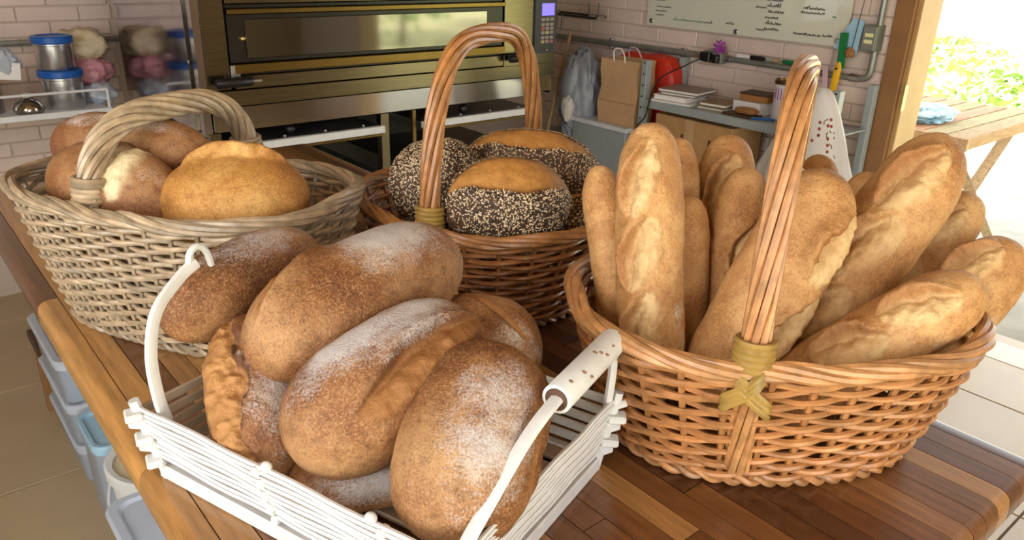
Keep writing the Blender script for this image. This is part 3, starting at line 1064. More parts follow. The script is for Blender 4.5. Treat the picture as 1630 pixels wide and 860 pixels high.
# --- grey-tan basket
GB = 'country loaves in the grey-tan basket'
loaf('country_loaf', 'long russet loaf dusted with flour lying behind the basket handle', 'bread', (0.201, 1.238, 1.126), (0.350, 1.048, 1.124), 0.0910, 0.0910, VW*.5+ZZ, 'russet_crust', 41, GB,
     flour=.5, fl_c=(0, -.1, .9, .35), pw=(2.8, 2.2), rough=.016)
loaf('country_loaf', 'small loaf with a cream split beside the basket handle binding', 'bread', (.186, 1.172, 1.095), (.285, .985, 1.076), .118, .122, VW*.7+ZZ, 'russet_crust', 42, GB,
     scores=[(.10, 1.15, .42, -.95, .045, .010, .006)], pw=(2.3, 2.0), flour=.25, fl_c=(.5, .2, .5, .9))
loaf('country_loaf', 'golden round loaf with a raised ridge in the grey-tan basket', 'bread', (.268, 1.010, 1.093), (.418, .906, 1.093), .150, .108, VW*.35+ZZ, 'gold_crust', 43, GB,
     scores=[(-.72, .5, .72, .5, .03, .012, .020, .25)], pw=(2.2, 2.0), rough=.016, zb=.5, flour=.22, fl_c=(.2, -1.5, .5, .3))
loaf('country_loaf', 'loaf end tucked between the golden loaf and the russet loaf', 'bread', (0.298, 1.126, 1.056), (0.408, 1.086, 1.056), 0.0720, 0.0720, ZZ, 'russet_crust', 44, GB, nu=60, nv=48)

# --- brown basket
SB = 'seeded loaves in the brown basket'
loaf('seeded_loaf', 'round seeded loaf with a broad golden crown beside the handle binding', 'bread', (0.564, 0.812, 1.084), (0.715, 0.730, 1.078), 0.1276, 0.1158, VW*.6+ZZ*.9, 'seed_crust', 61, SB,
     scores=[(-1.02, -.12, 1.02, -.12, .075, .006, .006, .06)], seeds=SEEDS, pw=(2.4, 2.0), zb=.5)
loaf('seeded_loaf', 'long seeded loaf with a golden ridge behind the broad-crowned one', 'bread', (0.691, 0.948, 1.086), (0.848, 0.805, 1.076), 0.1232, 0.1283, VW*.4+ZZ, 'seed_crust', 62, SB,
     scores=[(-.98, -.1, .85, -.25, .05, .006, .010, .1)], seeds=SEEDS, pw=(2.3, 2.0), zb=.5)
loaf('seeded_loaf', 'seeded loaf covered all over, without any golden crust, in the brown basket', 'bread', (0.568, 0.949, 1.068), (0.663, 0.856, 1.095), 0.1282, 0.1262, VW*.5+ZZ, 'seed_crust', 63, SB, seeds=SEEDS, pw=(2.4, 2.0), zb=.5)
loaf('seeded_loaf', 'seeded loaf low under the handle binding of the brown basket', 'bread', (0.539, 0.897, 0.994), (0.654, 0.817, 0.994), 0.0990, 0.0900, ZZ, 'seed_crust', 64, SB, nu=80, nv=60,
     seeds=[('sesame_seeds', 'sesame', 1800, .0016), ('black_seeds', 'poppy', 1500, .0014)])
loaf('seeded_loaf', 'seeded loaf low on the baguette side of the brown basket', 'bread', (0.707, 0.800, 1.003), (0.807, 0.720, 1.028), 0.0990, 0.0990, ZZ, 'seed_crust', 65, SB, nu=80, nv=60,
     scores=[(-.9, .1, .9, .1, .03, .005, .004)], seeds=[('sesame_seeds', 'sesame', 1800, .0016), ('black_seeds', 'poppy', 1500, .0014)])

# --- baguettes: foot, tip, thickness, score side
BG = 'baguettes in the honey-coloured basket'
bags = [
    ('slim pale baguette upright at the rim beside the seeded basket', (0.609, 0.510, 0.945), (0.616, 0.588, 1.178), 0.0521, 0, 0, .4),
    ('tall thick baguette with overlapping curved slashes standing upright', (0.594, 0.458, 0.945), (0.637, 0.536, 1.232), 0.0727, .3, 3, .0),
    ('baguette tip peeking behind the tall thick upright one', (0.682, 0.519, 0.945), (0.747, 0.584, 1.193), 0.0558, 0, 0, .1),
    ('shaded baguette with wavy side touching the tall thick one', (0.657, 0.475, 0.945), (0.701, 0.528, 1.144), 0.0619, .8, 2, .1),
    ('upright baguette with a pale crown split at the back of the basket', (0.737, 0.504, 0.945), (0.825, 0.566, 1.190), 0.0767, .1, 2, .0),
    ('baguette leaning in front of the one with the pale crown', (0.704, 0.453, 0.945), (0.774, 0.501, 1.172), 0.0619, -.3, 1, -.1),
    ('thick blistered baguette leaning behind the handle foot', (0.632, 0.423, 0.945), (0.752, 0.386, 1.196), 0.0930, -.9, 2, .3),
    ('baguette half hidden behind the blistered one and the handle', (0.761, 0.451, 0.945), (0.837, 0.479, 1.168), 0.0637, .3, 0, .1),
    ('small round baguette tip showing before the floral cloth', (0.811, 0.457, 0.945), (0.936, 0.500, 1.163), 0.0633, .2, 0, .2),
    ('short baguette tip showing before the door casing', (0.847, 0.423, 0.945), (0.959, 0.445, 1.150), 0.0552, 0, 0, .2),
    ('longest baguette with three deep slashes leaning to the doorway', (0.713, 0.406, 0.945), (0.907, 0.342, 1.220), 0.0914, .25, 3, .2),
    ('baguette with pale slash squeezed behind the longest one', (0.820, 0.380, 0.945), (0.999, 0.334, 1.140), 0.0729, .3, 2, .2),
    ('pale baguette hanging out over the floor past the rim', (0.795, 0.312, 0.965), (0.948, 0.266, 1.110), 0.0800, .6, 2, .3),
    ('baguette with two wide slashes resting along the rim by the handle', (0.655, 0.366, 0.955), (0.804, 0.243, 1.108), 0.0766, .15, 2, .35),
]
for i, (lb, b0, b1, w, side, nsc, zu) in enumerate(bags):
    sc = []
    for k in range(nsc):
        c = -.30+k*1.05/max(1, nsc-1) if nsc > 1 else .2
        if nsc == 3: c = -.42+k*.52
        if nsc == 2: c = -.12+k*.62
        hl = .27 if nsc == 3 else .30
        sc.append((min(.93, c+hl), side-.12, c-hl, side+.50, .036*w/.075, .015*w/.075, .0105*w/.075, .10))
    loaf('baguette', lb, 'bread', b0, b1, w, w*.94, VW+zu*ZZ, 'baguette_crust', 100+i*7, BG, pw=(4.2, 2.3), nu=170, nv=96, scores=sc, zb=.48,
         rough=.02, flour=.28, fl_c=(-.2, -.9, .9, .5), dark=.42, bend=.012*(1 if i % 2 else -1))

# ================================================================== OVEN
OX0, OX1, OY, OY1 = .823, 2.306, 2.50, 3.36
oven = empty('deck_oven', ((OX0+OX1)/2, (OY+OY1)/2, 0), label='stainless steel deck oven with dark glass door and keypad', cat='oven')
bd = MB()
bd.box(((OX0+OX1)/2, (OY+.03+OY1)/2, 1.42), (OX1-OX0-.01, OY1-OY-.06, 1.19))
bd.build('body', 'steel', oven)
MB().box((OX0+.002, (OY+OY1)/2+.03, 1.42), (.008, OY1-OY-.09, 1.2), .001).build('side_panel', 'side_steel', oven)
MB().box((OX1-.002, (OY+OY1)/2, 1.42), (.008, OY1-OY-.02, 1.2), .001).build('side_panel', 'mirror_steel', oven)
MB().box((OX0+.012, OY+.018, 1.42), (.024, .036, 1.2), .002).build('corner_trim', 'side_steel', oven)
for z in (.90, 1.04): MB().sphere((OX0-.003, OY+.07, z), (.003, .006, .006)).build('rivet', 'satin_steel', oven)


def op(name, mat, x0, x1, z0, z1, y=OY, th=.03, bev=.0015, parent=None):
    return MB().box(((x0+x1)/2, y+th/2, (z0+z1)/2), (x1-x0, th, z1-z0), bev).build(name, mat, parent or oven)


op('post', 'steel', OX0+.024, .922, .955, 2.0)
op('post', 'steel', 2.034, OX1, 1.0, 2.0, y=OY)
dr = op('door', 'oven_black', .93, 2.028, 1.035, 1.182, y=OY+.006)
op('window', 'oven_glass', .985, 1.945, 1.048, 1.168, y=OY-.001, th=.01, parent=dr)
for x in (.973, 1.962): MB().sphere((x, OY+.002, 1.11), (.010, .012, .010)).build('bolt', 'brass', dr)
op('trim_strip', 'gold_strip', .928, 2.03, 1.184, 1.199, y=OY-.012, th=.03)
op('upper_gap', 'oven_black', .928, 2.03, 1.2, 1.212, y=OY+.01)
op('upper_door', 'steel', .928, 2.03, 1.214, 1.98, y=OY)
op('trim_strip', 'gold_strip', .935, 2.03, 1.005, 1.033, y=OY-.014, th=.034)
op('sill_gap', 'oven_black', .935, 2.03, .997, 1.004, y=OY+.004)
op('front_panel', 'steel', .935, 2.03, .955, .996, y=OY-.002)
op('front_panel', 'steel', 2.034, OX1, .935, .996, y=OY-.001)
op('front_panel', 'steel', OX0+.024, OX1, .902, .952, y=OY-.004)
op('lower_lip', 'mirror_steel', OX0+.03, OX1-.12, .822, .899, y=OY+.004)
# lever handles
for x0, x1, z in ((.862, .978, .983), (2.035, 2.13, .985)):
    hv = MB().tube([(x0, OY-.035, z), (x0+.004, OY-.035, z), (x1-.004, OY-.035, z), (x1, OY-.035, z)], [.013, .0155, .0155, .013], 14).build('lever', 'black_plastic', oven)
    MB().tube([(x1, OY-.035, z), (x1+.03, OY-.035, z)], .006, 10).build('lever_tip', 'satin_steel', hv)
    MB().tube([(x0+.05, OY-.035, z+.002), (x0+.05, OY+.002, z+.012)], .007, 8).build('lever_stem', 'black_plastic', hv)
    MB().box((x0+.075, OY-.006, z+.024), (.03, .012, .05), .002).build('lever_bracket', 'satin_steel', hv)
# control panel
cp = op('control_panel', 'panel_grey', 2.188, 2.300, .994, 1.36, y=OY-.012, th=.014, bev=.002)
op('display', 'display', 2.218, 2.285, 1.143, 1.19, y=OY-.0145, th=.004, bev=.0005, parent=cp)
rows = [1.128, 1.108, 1.092, 1.076, 1.056, 1.040]
for r_, z in enumerate(rows):
    for c_ in range(3):
        mt = 'key_red' if (r_, c_) in ((2, 0), (5, 2)) else 'key_yellow' if (r_, c_) in ((3, 1), (5, 0)) else 'key_grey'
        x = 2.226+c_*.024
        op('key', mt, x-.009, x+.009, z-.0062, z+.0062, y=OY-.0145, th=.004, bev=.001, parent=cp)
MB().sphere((2.252, OY-.013, 1.006), (.003, .002, .003)).build('lamp', 'white_paper', cp)
# stand below
for x in (.86, 1.484, 2.26):
    MB().box((x, OY+.03, .41), (.035, .035, .82), .002).build('stand_leg', 'steel', oven)
    MB().box((x, OY1-.06, .41), (.035, .035, .82), .002).build('stand_leg', 'steel', oven)
MB().box((1.612, OY+.02, .41), (.016, .016, .82), .002).build('stand_rod', 'gold_strip', oven)
for x0, x1, z in ((.885, 1.462, .775), (1.63, 2.2, .770)):
    MB().box(((x0+x1)/2, 2.80, z), (x1-x0, .62, .008), .002).build('tray_shelf', 'satin_steel', oven)
    ed = MB().box(((x0+x1)/2, 2.485, z-.006), (x1-x0, .022, .026), .002).build('tray_edge', 'white_metal', oven)
    MB().box(((x0+x1)/2, 2.488, z-.026), (x1-x0-.02, .014, .008), .001).build('tray_runner', 'gold_strip', oven)
    for k in range(4): MB().sphere((x0+.06+k*(x1-x0-.12)/3, 2.53, z+.006), (.006, .006, .004)).build('tray_screw', 'satin_steel', oven)
    MB().sphere((x0+(x1-x0)*.42, 2.55, z+.022), .019).build('tray_knob', 'black_plastic', oven)
MB().box((1.17, 2.80, .60), (.58, .60, .008), .002).build('lower_shelf', 'satin_steel', oven)
MB().box((1.17, 2.505, .595), (.58, .014, .018), .002).build('shelf_edge', 'gold_strip', oven)
MB().box((1.93, 2.80, .58), (.6, .60, .008), .002).build('lower_shelf', 'oven_black', oven)
MB().box((1.55, 3.25, .46), (1.4, .01, .7)).build('back_panel', 'oven_black', oven)

# ================================================================== BACK WALL SHELF AND WHAT IS ON IT
sh = empty('wire_shelf', (.25, 3.4, .79), label='white metal wall shelf with guard rail holding canisters', cat='shelf')
MB().box((.20, 3.39, .797), (1.03, .40, .014), .002).build('deck', 'white_metal', sh)
MB().box((.20, 3.195, .797), (1.045, .012, .022), .002).build('front_edge', 'white_metal', sh)
for x in (-.30, .715): MB().tube([(x, 3.2, .80), (x, 3.2, .874)], .005, 8).build('post', 'white_metal', sh)
MB().tube([(-.30, 3.59, .874), (-.30, 3.2, .874), (.715, 3.2, .874), (.715, 3.59, .874)], .005, 8).build('guard_rail', 'white_metal', sh)
MB().tube([(.715, 3.59, .80), (.715, 3.59, .874)], .005, 8).build('post', 'white_metal', sh)


def canister(c, r, z0, h, label):
    e = empty('canister', (c[0], c[1], z0), label=label, cat='canister', group='blue-lidded steel canisters')
    MB().lathe([(r-.002, 0), (r, .003), (r, h-.012), (r+.002, h-.010), (r+.002, h-.004), (r-.002, h)], seg=40).local('body', 'satin_steel', e)
    MB().lathe([(r+.003, h-.004), (r+.007, h), (r+.007, h+.018), (r+.004, h+.022), (r-.012, h+.023), (r-.015, h+.019), (r*.2, h+.019)], seg=40).local('lid', 'blue_lid', e)


canister((.592, 3.31), .069, .804, .115, 'blue-lidded steel canister standing directly on the white shelf')
canister((.585, 3.31), .062, .9425, .096, 'blue-lidded steel canister stacked on top of the other')
e = empty('steel_jar', (.462, 3.25, .804), label='small round steel jar with narrow neck beside the canisters', cat='jar')
MB().lathe([(.045, 0), (.05, .01), (.049, .02), (.04, .038), (.022, .052), (.015, .057)], seg=32).local('body', 'mirror_steel', e)
MB().lathe([(.015, .056), (.016, .058), (.016, .068), (.003, .07)], seg=24).local('cap', 'white_metal', e)
e = empty('steel_pot', (.325, 3.33, .804), label='tall brushed steel pot at the open end of the shelf', cat='pot')
MB().lathe([(.07, 0), (.074, .004), (.074, .13), (.077, .134), (.07, .136)], seg=36).local('body', 'satin_steel', e)
MB().lathe([(.075, .136), (.06, .146), (.02, .152), (.012, .165), (.006, .168)], seg=36).local('lid', 'satin_steel', e)
crumple('clear_bag', 'milky_plastic', (.40, 3.24, .985), (.052, .03, .045), 12, .4, label='clear plastic bag hanging over the steel pot', cat='plastic bag')
MB().box((.42, 3.215, .957), (.07, .003, .058), .001, Matrix.Rotation(.12, 3, 'Y')).build('paper_note', 'white_paper', origin=(.42, 3.215, .93), label='white paper sheet stuck to the clear plastic bag', cat='paper')
crumple('plastic_bag', 'beige_bag', (.70, 3.43, 1.005), (.085, .08, .065), 15, .3, 8, label='bunched beige plastic bag behind the stacked canister', cat='plastic bag')
crumple('plastic_bag', 'pink_bag', (.71, 3.41, .915), (.075, .08, .05), 17, .3, 9, label='pinkish plastic bag under the bunched beige one', cat='plastic bag')
crumple('plastic_bag', 'milky_plastic', (.725, 3.36, .838), (.055, .07, .035), 19, .3, 9, label='white plastic bag on the shelf corner by the oven', cat='plastic bag')
MB().tube([(-.8, YB-.03, 1.005), (.9, YB-.03, 1.012)], .012, 10).build('wall_pipe', 'pipe', origin=(0, YB-.03, 1.0), label='thin dark pipe running along the tiled wall above the shelf', cat='pipe')

# ================================================================== RIGHT WALL
# conduit
cd = empty('conduit', (3.06, 2.3, .95), label='grey metal conduit bending up to the switch box', cat='conduit')
MB().tube([(3.06, 3.55, .945), (3.06, 2.30, .957)], .015, 12).build('pipe_run', 'pipe', cd)
MB().tube([(3.06, 2.16, .957), (3.06, 1.60, .954), (3.06, 1.545, .954)], .0125, 12).build('pipe_run', 'pipe', cd)
MB().tube(smooth([(3.06, 1.56, .954), (3.06, 1.52, .958), (3.06, 1.503, .975), (3.06, 1.50, 1.01), (3.06, 1.50, 1.065)], 6), .013, 12).build('elbow', 'pipe', cd)
MB().tube([(3.06, 1.50, 1.155), (3.06, 1.50, 2.7)], .0115, 12).build('riser', 'pipe', cd)
for p in ((3.06, 2.30, .957), (3.06, 2.165, .957), (3.06, 1.56, .954)): MB().tube([(p[0], p[1]-.018, p[2]), (p[0], p[1]+.018, p[2])], .0165, 12).build('coupling', 'satin_steel', cd)
for y in (2.43, 2.9): MB().box((3.083, y, .95), (.03, .024, .05), .003).build('pipe_clip', 'satin_steel', cd)
sb = empty('switch_box', (3.06, 1.52, 1.06), label='grey switch box with two cream rockers beside the door casing', cat='switch')
MB().box((3.066, 1.52, 1.110), (.056, .062, .098), .004).build('box', 'switch_body', sb)
MB().box((3.036, 1.52, 1.110), (.006, .052, .088), .002).build('cover', 'pipe', sb)
for z in (1.098, 1.122): MB().box((3.032, 1.52, z), (.006, .032, .014), .001).build('rocker', 'switch_yellow', sb)
ob = empty('outlet_box', (3.06, 2.23, .93), label='dark outlet box with plugs on the conduit', cat='outlet')
MB().box((3.055, 2.23, .958), (.05, .10, .052), .004).build('box', 'switch_body', ob)
MB().box((3.02, 2.255, .960), (.03, .055, .04), .004).build('plug', 'black_plastic', ob)
MB().box((3.02, 2.20, .955), (.03, .03, .036), .004).build('plug', 'black_plastic', ob)
P = smooth([(3.0, 2.27, .95), (2.96, 2.31, .92), (2.84, 2.36, .86), (2.755, 2.335, .78), (2.75, 2.35, .70), (2.75, 2.39, .645), (2.752, 2.335, .60), (2.75, 2.26, .58), (2.748, 2.22, .50)], 8)
MB().tube(P, .0034, 7).build('power_cord', 'black_plastic', origin=(2.748, 2.22, .50), label='thin black power cord hanging from the outlet past the shelf edge', cat='cord')
fl = empty('ribbon_flower', (3.03, 2.19, .985), label='purple ribbon flower stuck on the outlet box', cat='decoration')
for k in range(9):
    a = k*2*math.pi/9
    P = smooth([(0, 0, 0), (-.01, .018*math.cos(a), .018+.018*math.sin(a)), (-.004, .036*math.cos(a+.3), .022+.030*math.sin(a+.3)), (0, .012*math.cos(a+.7), .012*math.sin(a+.7)+.012)], 5)
    MB().tube(P, .0055, 5, flat=.3).local('petal', 'purple', fl)
MB().sphere((-.008, 0, .016), .008).local('flower_centre', 'purple', fl)
for (y0, y1, c1, c2, lb) in ((2.115, 1.975, 'white_paper', 'black_plastic', 'white and black marker lying on the conduit'), (1.965, 1.905, 'shelf_grey', 'stick', 'short grey marker lying on the conduit between two others'), (1.885, 1.76, 'green_blade', 'white_paper', 'green-capped white marker lying on the conduit')):
    zz = .957-.0005+.0215
    e = empty('marker_pen', (3.06, (y0+y1)/2, zz), label=lb, cat='marker')
    ym = y0*.5+y1*.5
    MB().tube([(3.06, y0, zz), (3.06, ym, zz)], .0088, 10).build('barrel', c1, e)
    MB().tube([(3.06, ym, zz), (3.06, y1+.012, zz), (3.06, y1, zz)], [.0095, .0095, .006], 10).build('cap', c2, e)

# glass writing board
gb_ = empty('glass_board', (3.07, 2.14, 1.06), label='pale green glass writing board with handwritten lists on the tiled wall', cat='board')
MB().box((3.068, 2.145, 1.44), (.008, 1.04, .755), .001).build('pane', 'board', gb_)
for y, z in ((2.63, 1.085), (2.14, 1.077), (1.66, 1.085), (2.63, 1.79), (1.66, 1.79)):
    MB().tube([(3.088, y, z), (3.056, y, z), (3.054, y, z)], [.011, .011, .009], 14).build('standoff', 'satin_steel', gb_)


def scribble(y, z, w, h, seed, mat='ink', r=.0011):
    rg = random.Random(seed)
    P = []
    n = max(6, int(w/.0045))
    for i in range(n):
        up_ = (i % 2)*h*rg.uniform(.35, 1.0)
        if rg.random() < .12: up_ *= 1.7
        P.append((3.0625, y-w*i/n+rg.uniform(-.002, .002), z+up_))
    MB().tube(smooth(P, 3), r, 4).build('handwriting', mat, gb_)


for k in range(9):
    scribble(2.61+.004*(k % 2), 1.112+k*.019+(.01 if k > 2 else 0), .055+.02*(k % 3), .008, 200+k, 'ink')
for k in range(8): scribble(1.995+.006*(k % 3), 1.098+k*.0235, .07+.012*(k % 2), .011, 300+k, 'ink', .0014)
for k, (yy, zz, ww) in enumerate(((1.83, 1.195, .10), (1.84, 1.178, .11), (1.82, 1.240, .10), (1.83, 1.262, .11), (2.06, 1.185, .06), (1.86, 1.093, .13), (1.73, 1.095, .05), (2.04, 1.093, .05), (2.2, 1.105, .05))):
    scribble(yy, zz, ww, .010, 400+k, 'ink', .0014)
scribble(2.50, 1.098, .18, .009, 500, 'green_ink')
scribble(2.32, 1.098, .05, .009, 501)
scribble(1.70, 1.17, .02, .008, 502, 'green_ink')

# wall things near the switch
kn = empty('spatula', (3.02, 1.62, .93), label='green-bladed spatula with yellow handle hanging upright by the conduit', cat='spatula')
MB().box((3.035, 1.617, 1.055), (.004, .034, .135), .001, Matrix.Rotation(-.06, 3, 'X')).build('blade', 'green_blade', kn)
MB().tube([(3.035, 1.620, 1.01), (3.034, 1.621, .99), (3.033, 1.624, .95), (3.032, 1.626, .905), (3.032, 1.627, .895)], [.008, .015, .0165, .013, .008], 10, flat=.6).build('handle', 'yellow_handle', kn)
MB().tube([(3.014, 1.6215, .985), (3.05, 1.6215, .985)], .004, 8).build('hanging_hole', 'black_plastic', kn)
m = MB()
V = [(3.05, 1.665, 1.06), (3.05, 1.565, 1.04), (3.05, 1.555, 1.17), (3.05, 1.60, 1.18)]
m.add([(x+dx_, y, z) for dx_ in (0, -.003) for x, y, z in V], [(0, 1, 2, 3), (7, 6, 5, 4), (0, 4, 5, 1), (1, 5, 6, 2), (2, 6, 7, 3), (3, 7, 4, 0)])
m.build('plastic_sheet', 'blue_sheet', origin=(3.05, 1.61, 1.04), label='pale blue plastic sheet hanging between board and switch box', cat='plastic sheet')
MB().box((3.03, 1.665, .93), (.006, .022, .12), .001, Matrix.Rotation(-.15, 3, 'X')).build('pink_strip', 'pink', origin=(3.03, 1.665, .87), label='pale pink plastic strip hanging beside the yellow handle', cat='strip')
MB().tube(smooth([(3.045, 1.565, 1.30), (3.04, 1.572, 1.2), (3.038, 1.58, 1.09), (3.035, 1.583, 1.06)], 6), .0016, 6).build('string', 'ink', origin=(3.05, 1.585, 1.05), label='thin dark string hanging in front of the blue sheet', cat='string')
crumple('tassel', 'wood_box', (3.03, 1.583, 1.05), (.012, .016, .016), 23, .5, label='small brown tassel at the end of the dark string', cat='tassel')

# steel shelving unit
su = empty('shelving_unit', (2.93, 1.95, 0), label='grey perforated steel shelving unit under the glass board', cat='shelf')
for y in (2.40, 1.47):
    for x in (2.79, 3.05):
        up_ = MB().box((x, y, .47), (.036, .03, .94), .002).build('upright', 'shelf_grey', su)
        if x < 2.9:
            for k in range(12): MB().tube([(x-.0195, y, .38+k*.05), (x-.0155, y, .38+k*.05)], .0045, 8).build('bolt_hole', 'black_plastic', up_)
for z in (.757, .40):
    s_ = MB().box((2.92, 1.935, z+.010), (.30, .95, .006), .001).build('shelf_deck', 'shelf_grey', su)
    MB().box((2.772, 1.935, z-.004), (.008, .95, .036), .002).build('shelf_lip', 'shelf_grey', s_)
SZ = .770


def book(name, mat, c, d, rz, label, cat, z=SZ, pages='white_paper'):
    e = empty(name, (c[0], c[1], z), rz, label=label, cat=cat)
    MB().box((0, 0, d[2]/2), (d[0]-.006, d[1]-.006, d[2]-.004), .001).local('pages', pages, e)
    MB().box((0, 0, d[2]-.0015), (d[0], d[1], .003), .001).local('cover', mat, e)
    MB().box((0, 0, .0015), (d[0], d[1], .003), .001).local('cover', mat, e)
    MB().box((d[0]/2-.0015, 0, d[2]/2), (.003, d[1], d[2]), .001).local('spine', mat, e)
    return z+d[2]


MB().box((2.885, 2.26, SZ+.004), (.21, .20, .008), .001, Matrix.Rotation(.15, 3, 'Z')).build('paper_stack', 'white_paper', origin=(2.885, 2.26, SZ), label='flat pile of white paper under the books', cat='paper')
z = book('binder', 'white_paper', (2.88, 2.27), (.17, .17, .022), .12, 'thick white binder lying on the white paper pile', 'binder', SZ+.0085)
z = book('book', 'book_tan', (2.895, 2.25), (.16, .17, .012), .2, 'thin tan book between white binder and grey album', 'book', z+.0005)
book('book', 'book_grey', (2.90, 2.245), (.18, .20, .014), .16, 'wide grey album topping the book pile', 'book', z+.0005)
z = book('notebook', 'book_olive', (2.90, 2.06), (.17, .13, .012), .1, 'olive notebook at the bottom of the small pile', 'notebook')
book('notebook', 'book_tan', (2.91, 2.065), (.16, .125, .014), .16, 'tan notebook on top of the olive one', 'notebook', z+.0005)
MB().box((2.93, 1.91, SZ+.026), (.12, .13, .052), .002).build('small_box', 'white_paper', origin=(2.93, 1.91, SZ), label='small white cardboard box on the shelf beside the notebooks', cat='box')
e = empty('wooden_box', (2.945, 1.90, SZ+.053), .1, label='brown wooden box with dark lid on the white box', cat='box')
MB().box((0, 0, .013), (.10, .13, .026), .002).local('body', 'wood_box', e)
MB().box((0, 0, .030), (.104, .134, .007), .002).local('lid', 'dark_wood', e)
MB().box((2.835, 1.90, SZ+.005), (.08, .15, .010), .003).build('dark_tray', 'dark_wood', origin=(2.835, 1.90, SZ), label='flat dark tray at the shelf edge before the white box', cat='tray')
crumple('brown_pouch', 'wood_box', (2.835, 1.88, SZ+.024), (.03, .05, .014), 31, .25, label='small brown leather pouch lying on the dark tray', cat='pouch')
e = empty('tin', (2.93, 1.765, SZ), label='tall white tin with gold rim and purple bars on the shelf', cat='tin')
MB().lathe([(.046, 0), (.05, .003), (.05, .148), (.047, .15), (.046, .135), (.02, .134)], seg=32).local('body', 'tin_white', e)
MB().lathe([(.051, .142), (.054, .144), (.054, .158), (.049, .160), (.047, .150)], seg=32).local('rim', 'gold_strip', e)
for k in range(6):
    a = math.pi*(.85+.09*k)
    MB().box((.0505*math.cos(a), .0505*math.sin(a), .105), (.002, .004, .045), .0005, Matrix.Rotation(a, 3, 'Z')).local('printed_bar', 'purple', e)
MB().tube([(2.80, 1.83, SZ+.006), (2.85, 1.75, SZ+.006)], .005, 8).build('pen', 'blue_lid', origin=(2.80, 1.83, SZ), label='blue and white pen lying before the white tin', cat='pen')
MB().lathe([(.05, 0), (.056, .01), (.056, .09), (.05, .10), (.03, .102)], (0, 0, 0), 28).build('plastic_tub', 'tin_white', origin=(0, 0, 0)).location = (2.93, 1.645, SZ)
tag(bpy.data.objects['plastic_tub'], 'white plastic tub standing between the tin and the floral cloth', 'tub')
cb = empty('cardboard_box', (2.91, 2.12, .414), label='brown corrugated cardboard box on the lower shelf', cat='box')
MB().box((2.91, 2.12, .414+.15), (.22, .42, .30), .003).build('body', 'carton', cb)
MB().box((2.798, 2.13, .564), (.002, .05, .30)).build('tape', 'kraft', cb)
MB().box((2.798, 1.955, .60), (.002, .035, .05)).build('sticker', 'white_paper', cb)
for y in (2.02, 2.17): MB().box((2.7985, y, .60), (.001, .012, .09)).build('printed_mark', 'dark_wood', cb)
crumple('flour_bag', 'blue_sheet', (2.82, 1.93, .50), (.05, .13, .085), 37, .22, flatz=-.085, label='pale blue and white bag in front of the cardboard box', cat='bag')

# floral cloth draped over a tall bundle
cl = empty('floral_cloth', (2.68, 1.50, 0), label='white cloth with floral embroidery draped over a bundle by the door', cat='cloth')
nu_, nv_ = 44, 40
V = []
for i in range(nu_):
    f = i/(nu_-1)
    for j in range(nv_):
        a = 2*math.pi*j/nv_
        r = (.030+.150*min(1, f*2.9)**.7)
        fold = 1+(.09*math.sin(a*7+f*5)+.06*math.sin(a*11+1.3))*min(1, 3*f)
        V.append((2.66+r*.55*fold*math.cos(a), 1.468+r*fold*math.sin(a)+.03*f, .957-.94*f-.006*math.sin(a*5)))
F = [(i*nv_+j, (i+1)*nv_+j, (i+1)*nv_+(j+1) % nv_, i*nv_+(j+1) % nv_) for i in range(nu_-1) for j in range(nv_)]
F += [tuple(range(nv_))]
cm = MB().add(V, F).build('drape', 'cloth', cl, sharp=0)
Va = np.array(V).reshape(nu_, nv_, 3)


def on_cloth(f, j, out=.0015):
    p = Va[int(f*(nu_-1)), j % nv_]
    n = np.array((p[0]-2.66, (p[1]-1.484)*.5, 0.0)); n /= np.linalg.norm(n)
    return p+n*out


rg = random.Random(3)
for k in range(34):
    f = rg.uniform(.09, .36)
    j = int(nv_*(.625+rg.uniform(-.055, .055)))
    p = on_cloth(f, j)
    if k % 2:
        MB().sphere(p, (.0025, .006, .006), 8, 6).build('embroidered_flower', 'cloth_red', cm)
    else:
        q = on_cloth(min(.7, f+.03), j+rg.choice((-1, 0, 1)))
        MB().tube(smooth([p, (p+q)/2+np.array((0, .006, 0)), q], 4), .0022, 5).build('embroidered_stem', 'cloth_green', cm)

# bags in the corner beside the oven
wbx = empty('storage_bin', (2.88, 2.64, 0), label='white-topped metal storage bin under the paper bag', cat='bin')
MB().box((2.88, 2.64, .30), (.26, .36, .60), .004).build('body', 'shelf_grey', wbx)
MB().box((2.88, 2.64, .612), (.29, .39, .022), .003).build('top', 'white_metal', wbx)
pb = empty('paper_bag', (2.85, 2.56, .624), .06, label='tall brown kraft paper bag standing beside the shelving upright', cat='bag')
m = MB()
nz = 12
V = []
for i in range(nz+1):
    f = i/nz
    for (x, y) in ((-.075, -.115), (-.078, .0), (-.075, .115), (0, .112), (.06, .115), (.062, 0), (.06, -.115), (0, -.108)):
        q = 1-.04*f
        V.append((x*q+.006*math.sin(f*9+y*20), y*q+.003*math.sin(f*13+x*30), f*.30))
m.add(V, [(i*8+j, i*8+(j+1) % 8, (i+1)*8+(j+1) % 8, (i+1)*8+j) for i in range(nz) for j in range(8)]+[tuple(range(8))[::-1]])
m.local('bag_body', 'kraft', pb, sharp=25)
MB().box((-.080, 0, .105), (.003, .215, .004), .001).local('fold_crease', 'carton', pb)
P = smooth([(-.078, .03, .29), (-.085, .03, .34), (-.08, .0, .352), (-.085, -.03, .33), (-.078, -.035, .29)], 6)
MB().tube(P, .003, 6).local('cord_handle', 'white_paper', pb)
rb = empty('red_bag', (2.97, 2.60, .63), label='red bag standing behind the brown paper bag', cat='bag')
crumple('bag_body', 'red_bag', (2.995, 2.57, .775), (.05, .185, .16), 51, .07, 8, parent=rb, flatz=-.15, sq=.45)
P = smooth([(2.96, 2.66, .90), (2.94, 2.65, .955), (2.94, 2.60, .96), (2.96, 2.58, .91)], 6)
